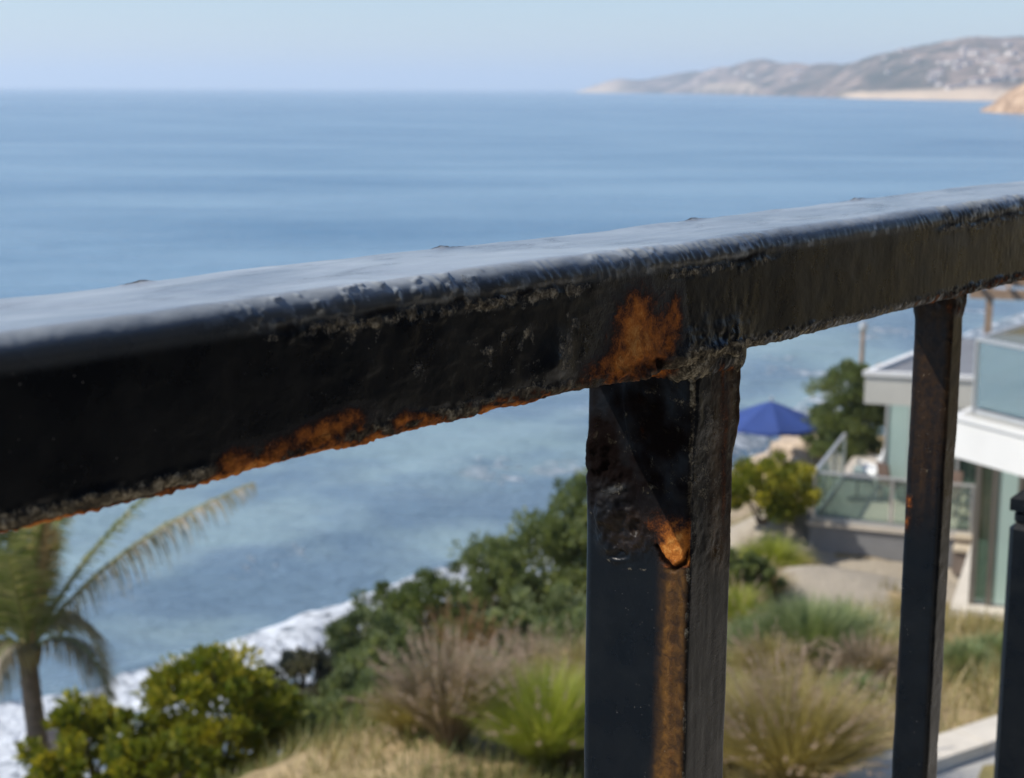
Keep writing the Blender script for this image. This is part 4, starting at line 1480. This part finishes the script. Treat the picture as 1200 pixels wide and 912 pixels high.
def rounded_profile(w, h, rad, step):
    """closed profile, corner order: front-top, front-bottom, back-bottom, back-top; (n, z) with n=0 the front face.
    rad and step: dicts by corner / side"""
    rft, rfb, rbb, rbt = rad
    pts, nrm = [], []

    def line(a, b, s, n):
        a, b = np.array(a), np.array(b)
        k = max(1, int(np.linalg.norm(b - a) / s))
        for i in range(k):
            pts.append(a + (b - a) * i / k)
            nrm.append(n)

    def arc(c, r, a0, a1, s):
        k = max(2, int(abs(a1 - a0) * r / s))
        for i in range(k):
            a = a0 + (a1 - a0) * i / k
            pts.append((c[0] + r * math.cos(a), c[1] + r * math.sin(a)))
            nrm.append((math.cos(a), math.sin(a)))

    sf, st_, sb = step
    hp = math.pi / 2
    arc((-rft, -rft), rft, hp, 0, sf)
    line((0, -rft), (0, -h + rfb), sf, (1, 0))
    arc((-rfb, -h + rfb), rfb, 0, -hp, sf)
    line((-rfb, -h), (-w + rbb, -h), st_, (0, -1))
    arc((-w + rbb, -h + rbb), rbb, -hp, -2 * hp, sb)
    line((-w, -h + rbb), (-w, -rbt), sb, (-1, 0))
    arc((-w + rbt, -rbt), rbt, 2 * hp, hp, sb)
    line((-w + rbt, 0), (-rft, 0), st_, (0, 1))
    return np.array(pts, float), np.array(nrm, float)


def blob(px, py, cx, cy, rx, ry, ang=0.0):
    c, s = math.cos(R(ang)), math.sin(R(ang))
    u, v = ((px - cx) * c + (py - cy) * s) / rx, (-(px - cx) * s + (py - cy) * c) / ry
    return np.exp(-(u * u + v * v))


def poly_dist(px, py, pts):
    best = np.full(px.shape, 1e9)
    for a, b in zip(pts[:-1], pts[1:]):
        a, b = np.array(a, float), np.array(b, float)
        d = b - a
        t = np.clip(((px - a[0]) * d[0] + (py - a[1]) * d[1]) / (d @ d), 0, 1)
        best = np.minimum(best, np.hypot(a[0] + t * d[0] - px, a[1] + t * d[1] - py))
    return best


def wear_rgba(rust, crust, crack):
    z = np.ones_like(rust)
    return np.stack([np.clip(rust, 0, 1), np.clip(crust, 0, 1), np.clip(crack, 0, 1), z], -1)


railing = thing("balcony_railing", "close black painted steel railing, blistered and bleeding orange rust where the post meets the handrail", "railing",
                tuple(O_R), -TH + math.pi / 2)
# the Empty is turned so that its X runs along the handrail and its Y away from the balcony: (t, n, z) -> (t, -n, z)


def rail_px_edges():
    return


def build_handrail():
    prof, nr = rounded_profile(RW, RH, (.0058, .0042, .004, .004), (.00042, .0009, .0022))
    tt = np.concatenate([np.linspace(-1.6, -.34, 26, endpoint=False), np.arange(-.34, .30, .00052), np.linspace(.30, 2.4, 40)])
    nt, npf = len(tt), len(prof)
    T = np.repeat(tt, npf)
    a = np.tile(prof[:, 0], nt)
    b = np.tile(prof[:, 1], nt)
    na, nb = np.tile(nr[:, 0], nt), np.tile(nr[:, 1], nt)
    px, py = to_px_local(np.stack([T, a, b], -1))
    # u: photo column of the face at this t, v: 0 top edge .. 1 bottom edge
    u, ytop = to_px_local(np.stack([T, 0 * a, 0 * b], -1))
    _, ybot = to_px_local(np.stack([T, 0 * a, 0 * b - RH], -1))
    v = -b / RH
    p = np.stack([T, a, b], -1)
    inview = (T > -.36) & (T < .32)
    front = smooth(.2, .9, na)
    top = smooth(.3, .95, nb)
    bot = smooth(.1, .9, -nb)
    bev_t = smooth(.12, .5, na) * smooth(.05, .45, nb) + .6 * smooth(.9, 1.0, na) * smooth(.22, .15, v)
    bev_t = np.clip(bev_t, 0, 1)
    bev_b = np.clip(smooth(.0, .35, na) * smooth(.05, .4, -nb) + .7 * front * smooth(.84, .90, v), 0, 1)
    disp = np.zeros(len(T))
    n1 = fbm(p * 38, 3, 1)
    n2 = fbm(p * 160, 4, 2)
    n3 = fbm(p * 520, 3, 3)
    n4 = fbm(p * np.array([900, 500, 260]), 2, 4)
    disp += .00030 * n1 + .00005 * n2
    # rope-like ripples of old paint along the front arris
    amp = smooth(470, 560, u) * (1 - .85 * smooth(880, 930, u) * smooth(1100, 1060, u)) * (.55 + .45 * smooth(1080, 1130, u))
    wob = .0030 * fbm(p * 85, 3, 6)
    ph = (T + .75 * (b + a * .5) + wob) / .0041
    rip = (1 - np.abs(2 * (ph - np.floor(ph)) - 1)) ** 1.3
    ampn = .50 + .95 * np.clip(fbm(np.stack([T * 110, b * 90, 0 * T], -1), 3, 8), -.5, 1)
    disp += bev_t * amp * ampn * (.00105 * rip)
    disp += bev_t * smooth(250, 330, u) * smooth(620, 520, u) * .00045 * smooth(.15, .75, fbm(p * 300, 3, 12)) * 1.4
    disp += bev_t * .00012 * n2
    # curled flakes just below the arris
    line_v = .185 + .02 * fbm(np.stack([T * 90, 0 * T, 0 * T], -1), 3, 14)
    under = front * np.exp(-((v - line_v) / .030) ** 2)
    um = smooth(290, 350, u) * smooth(720, 660, u) + smooth(770, 800, u) * smooth(930, 880, u) + smooth(1080, 1120, u) * .8
    under_m = under * um
    disp += front * um * np.exp(-((v - line_v - .05) / .06) ** 2) * .00045 * np.clip(fbm(p * np.array([260, 200, 420]), 4, 15), -.2, 1.2)
    disp -= under_m * .00035
    # eroded scaly lower arris
    sc = fbm(p * np.array([210, 260, 330]), 4, 17)
    ph2 = (T * 1.0 + .9 * b + .0012 * n2) / .0031
    tooth = (1 - np.abs(2 * (ph2 - np.floor(ph2)) - 1)) ** 1.5
    bl = bev_b * (1 - .7 * smooth(930, 1000, u) * smooth(1130, 1100, u))
    disp += bl * (.00070 * sc + .00038 * tooth * np.clip(.3 + 1.1 * n1 + .5 * n2, 0, 1.2) + .00022 * n3)
    # torn face between u = 330 and 700, hammered at the right
    mid = front * smooth(330, 400, u) * smooth(850, 760, u)
    disp += mid * .00016 * np.clip(fbm(p * np.array([150, 150, 260]), 5, 19), -.4, 1.2)
    strk = fbm(np.stack([T * 620, a * 200, b * 110], -1), 3, 23)
    disp += front * smooth(960, 1150, u) * .00003 * strk * (.4 + .8 * np.clip(n1 + .3, 0, 1))
    disp += front * smooth(770, 800, u) * smooth(930, 840, u) * smooth(.25, .6, v) * .00016 * fbm(p * np.array([300, 300, 240]), 5, 24)
    # blisters
    bu = blob(px, py, 648, 428, 17, 22, 15)
    disp += front * (.0017 * bu * (1 + .15 * n2) + .0005 * blob(px, py, 656, 396, 14, 16) + .0003 * blob(px, py, 618, 442, 12, 10))
    # swollen weld above the post
    wl_ = front * smooth(690, 740, u) * smooth(905, 860, u)
    bl = bl * (1 - .7 * wl_)
    disp += wl_ * smooth(.55, .95, v) * (.0013 + .0007 * sc + .00025 * n3)
    pit = blob(px, py, 772, 424, 12, 9, 35)
    disp -= front * .0016 * smooth(.3, .8, pit)
    # the top: shallow waves and a few lifted flakes on the far edge
    disp += top * (.00003 * fbm(p * np.array([60, 260, 1]), 3, 27) + .000006 * n3)
    for (fx, hh, ll) in ((160, .0011, .012), (523, .0010, .010), (812, .0011, .009), (1004, .0012, .007), (1185, .0005, .01), (700, .0004, .004), (735, .0005, .004), (765, .0005, .004)):
        uu, _ = to_px_local(np.stack([T, a, 0 * b], -1))
        far = smooth(-.040, -.0455, a) if hh > .0007 else smooth(-.010, -.006, a)
        f_ = np.exp(-((uu - fx) / (ll * 1500)) ** 4) if hh > .0007 else np.exp(-((uu - fx) / 14) ** 2)
        disp += smooth(-.2, .5, nb) * far * f_ * hh * (.6 + .6 * np.clip(fbm(p * 420, 2, 31), -.5, 1))
    disp = np.where(inview, disp, .0001 * n1)
    # the old rail is not quite straight
    off = np.interp(u, [0, 200, 395, 600, 800, 1000, 1200], [0, .0000, .0003, .0001, -.0006, -.0002, .0003])
    a2, b2 = a + na * disp, b + nb * disp + off * np.where(inview, 1, 0)
    # ---- colour masks
    e = fbm(p * 90, 4, 41)
    e2 = fbm(p * 330, 4, 42)
    rust = 0.0
    e3 = fbm(p * np.array([40, 60, 60]), 3, 44)
    k = lambda cx, cy, rx, ry, an=0, s=1.0: s * blob(px, py, cx, cy, rx, ry, an)
    plume = k(752, 408, 40, 30, -18, .80) + k(744, 372, 18, 34, 8, .62) + k(792, 364, 9, 28, 8, .55) + k(712, 430, 30, 16, -15, .55) + k(750, 362, 56, 46, 0, .34) + k(690, 440, 30, 14, -15, .3)
    plume *= 1 - .9 * smooth(800, 818, px + (py - 360) * .05)
    rust = rust + plume * (.82 + .25 * e + .18 * e2)
    low = k(398, 497, 34, 15, -22, .95) + k(345, 518, 45, 14, -18, .65) + k(276, 541, 24, 16, -18, .85) + k(482, 492, 20, 14, 0, .55) + k(300, 550, 60, 8, -15, .8)
    rust = rust + low * (.85 + .25 * e2 + .25 * e)
    rust = rust + np.clip(smooth(.55, .9, bot) * .7 + .4 * bev_b * smooth(.965, 1.0, v), 0, 1) * (.6 + .5 * e) * smooth(760, 560, u)
    rust = rust + k(60, 618, 70, 9, -14, 1.1) * (1 + .6 * e2)
    rust = rust + bev_b * smooth(250, 420, u) * smooth(720, 640, u) * (.28 + .45 * e2)
    rust = rust + bev_b * smooth(1060, 1090, u) * .3 * (1 + e2)
    rust = rust * (front + bev_b + bot > .2)
    crust = bev_b * smooth(780, 500, u) * (.72 + .35 * e2) + bev_b * smooth(520, 780, u) * (.46 + .35 * e2)
    crust = crust + um * front * np.exp(-((v - line_v - .045) / .045) ** 2) * (.50 + .55 * e2)
    crust = crust + mid * (.14 + .50 * np.clip(e, 0, 1) * np.clip(e2 + .3, 0, 1))
    crust = crust + front * (k(800, 425, 55, 22, -15, .60) + k(850, 415, 40, 18, -20, .36) + k(665, 415, 22, 30, 10, .30)) * (1 + .4 * e2)
    crust = crust + bev_t * amp * .18 * (1 + 1.5 * e2) * smooth(.5, .9, rip)
    crust = crust + front * smooth(900, 1150, u) * .10 * e2
    crust = crust + smooth(-.2, .4, nb) * smooth(-.040, -.045, a) * .0
    crack = under_m * .8 * smooth(-.2, .3, e) + smooth(.35, .8, pit) * front
    crack = crack + bev_b * smooth(.55, 1.0, 1 - tooth) * .25 * (u > 250)
    dust_sheen = top * (1.0 - .08 * smooth(500, 1200, u))  # pale colour in place of sky gloss on the top, plus salt
    dust_sheen = dust_sheen + bev_t * (.75 * smooth(.18, .5, e2) * smooth(200, 380, u) * smooth(-.3, .3, e) + .22 + .55 * amp * smooth(.5, .95, rip) * smooth(-.1, .4, e2))  # bevel sheen and ripple glints painted into the colour
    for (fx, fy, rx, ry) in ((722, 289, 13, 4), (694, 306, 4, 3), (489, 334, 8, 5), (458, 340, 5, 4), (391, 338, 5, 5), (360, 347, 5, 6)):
        dust_sheen = dust_sheen + .8 * blob(px, py, fx, fy, rx, ry) * bev_t  # small painted glints along the bevel
    # strips of bare metal where the far edge lifted
    flk = sum(np.exp(-((px - fx) / 22) ** 4) for fx in (160, 523, 812, 1004)) * smooth(-.042, -.046, a) * smooth(-.2, .2, nb)
    rust = np.where(flk > .3, .35, rust)
    dust_sheen = np.where(flk > .3, 0.1, dust_sheen)
    i = np.arange(nt - 1)[:, None] * npf
    j = np.arange(npf)[None, :]
    j2 = (j + 1) % npf
    Fq = np.stack([i + j, i + j2, i + npf + j2, i + npf + j], -1).reshape(-1, 4)
    V = np.stack([T, -a2, b2], -1)
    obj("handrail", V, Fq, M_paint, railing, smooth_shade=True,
        attrs={"wear": wear_rgba(rust, crust, crack), "film": 0 * T, "dust_sheen": np.clip(dust_sheen, 0, 1)})


build_handrail()


def vertical_bar(name, t0, t1, n_front, n_depth, rad, zs, step, dispf, label=None):
    """bar standing between t0..t1 along the rail, front face at n=-n_front; dispf gives displacement and masks"""
    w, h = n_depth, t1 - t0
    # profile in (n, t): 'front' = +n, 'top' = +t (far side), 'bottom' = -t (the end face the camera sees)
    prof, nr = rounded_profile(w, h, rad, step)
    nz, npf = len(zs), len(prof)
    Z = np.repeat(zs, npf)
    a = np.tile(prof[:, 0], nz) - n_front
    T = np.tile(prof[:, 1], nz) + t1
    na, ntn = np.tile(nr[:, 0], nz), np.tile(nr[:, 1], nz)
    px, py = to_px_local(np.stack([T, a, Z], -1))
    d, at = dispf(px, py, T, a, Z, na, ntn)
    a2, T2 = a + na * d, T + ntn * d
    i = np.arange(nz - 1)[:, None] * npf
    j = np.arange(npf)[None, :]
    j2 = (j + 1) % npf
    Fq = np.stack([i + j, i + npf + j, i + npf + j2, i + j2], -1).reshape(-1, 4)
    V = np.stack([T2, -a2, Z], -1)
    return obj(name, V, Fq, M_paint, railing, smooth_shade=True, attrs=at)


def post_fn(px, py, T, a, Z, na, nt_):
    p = np.stack([T, a, Z], -1)
    end = smooth(.4, .95, -nt_)            # wide face toward the viewer
    fr = smooth(.4, .95, na)               # narrow face along the rail
    vis = (py > 380) & (py < 1100)
    n1, n2, n3 = fbm(p * 40, 3, 51), fbm(p * 150, 4, 52), fbm(p * 480, 3, 53)
    d = .0002 * n1 + .00003 * n2
    low = smooth(690, 640, py)
    # lumpy, blistered upper left
    bl = blob(px, py, 716, 575, 26, 40) + blob(px, py, 738, 632, 34, 26) + .8 * blob(px, py, 700, 530, 14, 34)
    lump = np.clip(fbm(p * 82, 4, 55), -.7, 1.2)
    d = d + smooth(.15, .7, bl) * (.0007 + .0014 * lump + .0004 * n3)
    d = d + .0015 * smooth(.35, .8, blob(px, py, 700, 532, 15, 28)) * 1.0
    d = d + .0016 * smooth(.35, .8, blob(px, py, 716, 597, 20, 26)) - .0014 * smooth(.35, .8, blob(px, py, 746, 618, 10, 12)) - .0012 * smooth(.3, .8, blob(px, py, 726, 650, 14, 7))
    # a skin of old paint ending in a V shaped crack
    vline = [(744, 560), (752, 610), (768, 634), (777, 655), (790, 667), (802, 660), (812, 640), (813, 622), (815, 590)]
    dist = poly_dist(px, py, vline[1:])
    inside = smooth(0, 6, px - np.interp(py, [470, 560, 610, 634, 655, 667], [728, 742, 752, 768, 777, 789])) * smooth(668, 662, py) * smooth(0, 4, np.interp(py, [470, 640, 660, 667], [822, 813, 802, 790]) - px)
    d = d + end * smooth(650, 560, py) * (.00025 * fbm(p * np.array([140, 140, 90]), 4, 68) + .00010 * n3)
    d = d + end * inside * low * (.0008 + .00015 * n2 + .00008 * fbm(p * np.array([500, 500, 200]), 3, 57))
    uline = [(770, 640), (777, 655), (790, 667), (802, 660), (811, 642), (813, 628)]
    cd = poly_dist(px, py, uline)
    crackm = smooth(4.2, 1.8, cd + 1.2 * n3) * np.clip(end + .3, 0, 1)
    d = d - .0009 * crackm
    # scaly upper end of the narrow face and its bulge below the weld
    d = d + fr * low * (.00022 * fbm(np.stack([T * 230, a * 230, Z * 150], -1), 4, 58) + .0001 * n3)
    bulge = smooth(400, 440, py) * smooth(540, 490, py)
    d = d + bulge * smooth(-.3, .4, nt_) * (.0011 + .0003 * n2) + bulge * fr * .0006
    d = d + fr * .00004 * fbm(np.stack([T * 400, a * 400, Z * 60], -1), 3, 59)
    d = d + end * .00002 * n3 + end * smooth(480, 560, py) * low * .00010 * n2
    ar = smooth(.2, .6, na) * smooth(.2, .6, -nt_)    # the arris between both faces
    d = d + ar * (.00012 * n2 + .0001 * n3)
    d = np.where(vis, d, 0)
    e, e2 = fbm(p * 110, 4, 61), fbm(p * 330, 4, 62)
    streak_e = fbm(np.stack([T * 300, a * 300, Z * 10], -1), 3, 63)
    # rust tongue
    tongue = blob(px, py, 795, 646, 19, 22) * 1.3 + .55 * blob(px, py, 815, 600, 7, 40) + .32 * blob(px, py, 790, 622, 24, 22) + .30 * blob(px, py, 770, 612, 30, 20)
    tongue = tongue * smooth(669, 664, py) * np.clip(end + ar, 0, 1)
    rust = tongue * (1 + .35 * e2)
    rust = rust + .42 * blob(px, py, 740, 470, 40, 22) * np.clip(e + .2, 0, 1) + .5 * blob(px, py, 752, 505, 10, 14) * end * np.clip(e2 + .4, 0, 1)
    rust = rust + fr * low * .26 * np.exp(-((px - 846 - .03 * (py - 470)) / 8) ** 2) * (1 + .6 * streak_e)
    rust = rust + .22 * blob(px, py, 697, 510, 6, 24) * (1 + e2)
    x0, x1 = np.interp(py, [660, 912], [777, 769]), np.interp(py, [660, 912], [811, 806])
    edge_w = 5 * fbm(np.stack([0 * Z, 0 * Z, Z * 45], -1), 3, 66)
    film = smooth(-9, 12, px - x0 + 4 * streak_e + edge_w) * smooth(-2, 4, x1 - px) * smooth(655, 672, py) * np.clip(end, 0, 1)
    core = np.exp(-((px - np.interp(py, [660, 912], [792, 785]) - 1.5 * e) / 5.5) ** 2) * smooth(664, 675, py) * end
    rust = rust + core * (.16 + .06 * streak_e) + .06 * film * (1 + streak_e)
    film = np.maximum(film * np.clip(.72 + .35 * streak_e, 0, 1), .35 * end * smooth(-10, 6, px - x0) * smooth(600, 680, py) * smooth(-2, 4, x1 - px))
    film = film + .30 * fr * low * (1 + streak_e) * smooth(820, 850, px)
    film = film + .55 * smooth(.25, .8, blob(px, py, 740, 620, 34, 30)) * .2
    crust = .16 * end * smooth(640, 560, py) * (1 + e2) + low * (1 - .75 * smooth(.15, .6, bl)) * (.10 + .6 *  .55 * np.clip(e, 0, 1) * np.clip(e2 + .1, 0, 1)) + .45 * ar * smooth(480, 420, py)
    crust = crust + fr * (.10 + .12 * low + .10 * e2)
    crust = crust + .55 * blob(px, py, 722, 574, 12, 5, -15) + .4 * blob(px, py, 700, 508, 4, 8) + .28 * np.exp(-(poly_dist(px, py, [(712, 655), (730, 667), (760, 668)]) / 3) ** 2)
    crust = crust + ar * (.25 + .5 * np.clip(e2, 0, 1))
    dust_sheen = .5 * blob(px, py, 722, 573, 12, 3.5, -15) * 1.4
    dark = end * smooth(655, 575, py + 30 * e) * np.clip(.62 + .55 * e, 0, .95) + .35 * fr * low * np.clip(.5 + e, 0, 1)
    return d, {"wear": wear_rgba(rust, crust, crackm + dark + .5 * smooth(.6, 1, inside) * smooth(2.5, 0, poly_dist(px, py, [(745, 560), (752, 606)]))),
               "film": np.clip(film, 0, 1), "dust_sheen": np.clip(dust_sheen, 0, 1)}


zs = np.concatenate([np.arange(-.030, -.235, -.00042), np.linspace(-.236, FLOOR - O_R[2] - .01, 30)])[::-1]
vertical_bar("post", -.0105, .0165, .0032, .0412, (.0018, .0018, .0035, .0018), zs, (.00042, .00042, .0016), post_fn)


def bal_fn(px, py, T, a, Z, na, nt_):
    p = np.stack([T, a, Z], -1)
    end, fr = smooth(.4, .95, -nt_), smooth(.4, .95, na)
    n1, n2 = fbm(p * 60, 3, 71), fbm(p * 260, 4, 72)
    e2 = fbm(p * 420, 4, 73)
    st_ = fbm(np.stack([T * 420, a * 420, Z * 14], -1), 3, 74)
    d = .00022 * n1 + .00006 * n2 + .0012 * smooth(378, 352, py) * (1 + .5 * n2)
    rust = .55 * blob(px, py, 1065, 588, 6, 11) * (1 + .5 * e2) + .6 * blob(px, py, 1063, 612, 5, 12, 10) + .30 * blob(px, py, 1118, 362, 16, 8)
    rust = rust + .12 * smooth(640, 480, py) * np.clip(st_ + .4, 0, 1)
    film = .24 * smooth(650, 540, py) * (.6 + .5 * st_) + .7 * smooth(1056, 1050, px + (py - 760) * .07) * smooth(720, 800, py) * end
    crust = .10 + .25 * np.clip(e2, 0, 1) * smooth(700, 500, py) + .3 * smooth(1057, 1050, px + (py - 760) * .07) * smooth(720, 800, py) * np.clip(e2 + .5, 0, 1)
    return d, {"wear": wear_rgba(rust, crust, 0 * rust), "film": np.clip(film, 0, 1), "dust_sheen": 0 * rust}


zs = np.concatenate([np.arange(-.031, -.32, -.0007), np.linspace(-.321, FLOOR - O_R[2] - .01, 24)])[::-1]
vertical_bar("baluster", .2185, .2325, .0150, .0172, (.0022, .0022, .0022, .0022), zs, (.0006, .0006, .0010), bal_fn)


def weld(name, t0, t1, n0, n1, zc, rad, seed, zsag=0.0):
    """a lumpy bead of weld round the top of a bar, painted over"""
    c = .0035
    cs = [(t1 - c, n0 - c, 0), (t0 + c, n0 - c, 1), (t0 + c, n1 + c, 2), (t1 - c, n1 + c, 3)]
    path, nrm = [], []
    st_ = .0005
    for k, (ct, cn, _) in enumerate(cs):
        a0 = math.pi / 2 * k
        m = max(3, int(c * math.pi / 2 / st_))
        for i in range(m + 1):
            a = a0 + math.pi / 2 * i / m
            dt, dn = math.cos(a), math.sin(a)
            path.append((ct + c * dt, cn + c * dn))
            nrm.append((dt, dn))
        nt2, nn2, _ = cs[(k + 1) % 4]
        a = a0 + math.pi / 2
        q0 = np.array(path[-1])
        q1 = np.array((nt2 + c * math.cos(a), nn2 + c * math.sin(a)))
        L = np.linalg.norm(q1 - q0)
        for i in range(1, int(L / st_)):
            path.append(tuple(q0 + (q1 - q0) * i / int(L / st_)))
            nrm.append((math.cos(a), math.sin(a)))
    path, nrm = np.array(path), np.array(nrm)
    n = len(path)
    m = 26
    ang = np.linspace(0, 2 * math.pi, m, endpoint=False)
    s = np.arange(n) * st_
    P0 = np.repeat(path, m, 0)
    Nn = np.repeat(nrm, m, 0)
    A = np.tile(ang, n)
    Sx = np.repeat(s, m)
    q = np.concatenate([P0, (rad * np.sin(A))[:, None]], 1)
    rr = rad * (1 + .22 * fbm(q * 120, 3, seed) + .10 * fbm(q * 420, 3, seed + 1))
    ph = (Sx + .5 * rad * np.sin(A)) / .0024
    rr = rr * (1 + .12 * (1 - np.abs(2 * (ph - np.floor(ph)) - 1)))
    t_ = P0[:, 0] + Nn[:, 0] * np.cos(A) * rr * .85
    n_ = P0[:, 1] + Nn[:, 1] * np.cos(A) * rr * .62
    z_ = zc + np.sin(A) * rr * 1.15 + zsag * fbm(q * 70, 2, seed + 5)
    px, py = to_px_local(np.stack([t_, n_, z_], -1))
    e2 = fbm(q * 330, 4, seed + 7)
    rust = .75 * blob(px, py, 752, 440, 45, 16, -15) * (1 + .5 * e2) + .45 * blob(px, py, 848, 432, 14, 14) * (1 + e2)
    crust = .42 + .35 * e2 + .25 * blob(px, py, 800, 436, 34, 14)
    i = np.arange(n)[:, None] * m
    i2 = ((np.arange(n) + 1) % n)[:, None] * m
    j = np.arange(m)[None, :]
    j2 = (j + 1) % m
    Fq = np.stack([i + j, i + j2, i2 + j2, i2 + j], -1).reshape(-1, 4)
    obj(name, np.stack([t_, -n_, z_], -1), Fq, M_paint, railing, smooth_shade=True,
        attrs={"wear": wear_rgba(rust, crust, 0 * rust), "film": 0 * rust, "dust_sheen": 0 * rust})


weld("weld_bead", -.0115, .0185, -.0030, -.0440, -.0385, .0044, 81, .0009)
weld("weld_bead", .2175, .2335, -.0145, -.0330, -.0385, .0022, 85, .0004)

# newel post of the lower stair rail
nw = at_y(1187, 584, 0.98)
nz = nw[2]
newel = thing("newel_post", "short black steel newel post with a sloped cap cut by the edge of the view", "post", (nw[0] + .0405, nw[1] + .02, FLOOR - .0), R(-38))
hN = nz - FLOOR
MB().box((-.027, -.027, 0), (.027, .027, hN - .020), .004).build("shaft", M_paint, newel)
MB().box((-.0245, -.0245, hN - .021), (.0245, .0245, hN - .012), .002).build("collar", M_paint, newel)
cp = MB()
w_, w2 = .0265, .012
cp.add([(-w_, -w_, hN - .012), (w_, -w_, hN - .012), (w_, w_, hN - .012), (-w_, w_, hN - .012),
        (-w_, -w_, hN - .004), (w_, -w_, hN - .004), (w_, w_, hN - .004), (-w_, w_, hN - .004),
        (-w2, -w2, hN + .010), (w2, -w2, hN + .010), (w2, w2, hN + .010), (-w2, w2, hN + .010)],
       [(3, 2, 1, 0), (0, 1, 5, 4), (1, 2, 6, 5), (2, 3, 7, 6), (3, 0, 4, 7), (4, 5, 9, 8), (5, 6, 10, 9), (6, 7, 11, 10), (7, 4, 8, 11), (8, 9, 10, 11)])
cp.build("cap", M_paint, newel)
MB().box((-.05, -.05, 0), (.05, .05, .01), .002).build("base_plate", M_paint, newel)
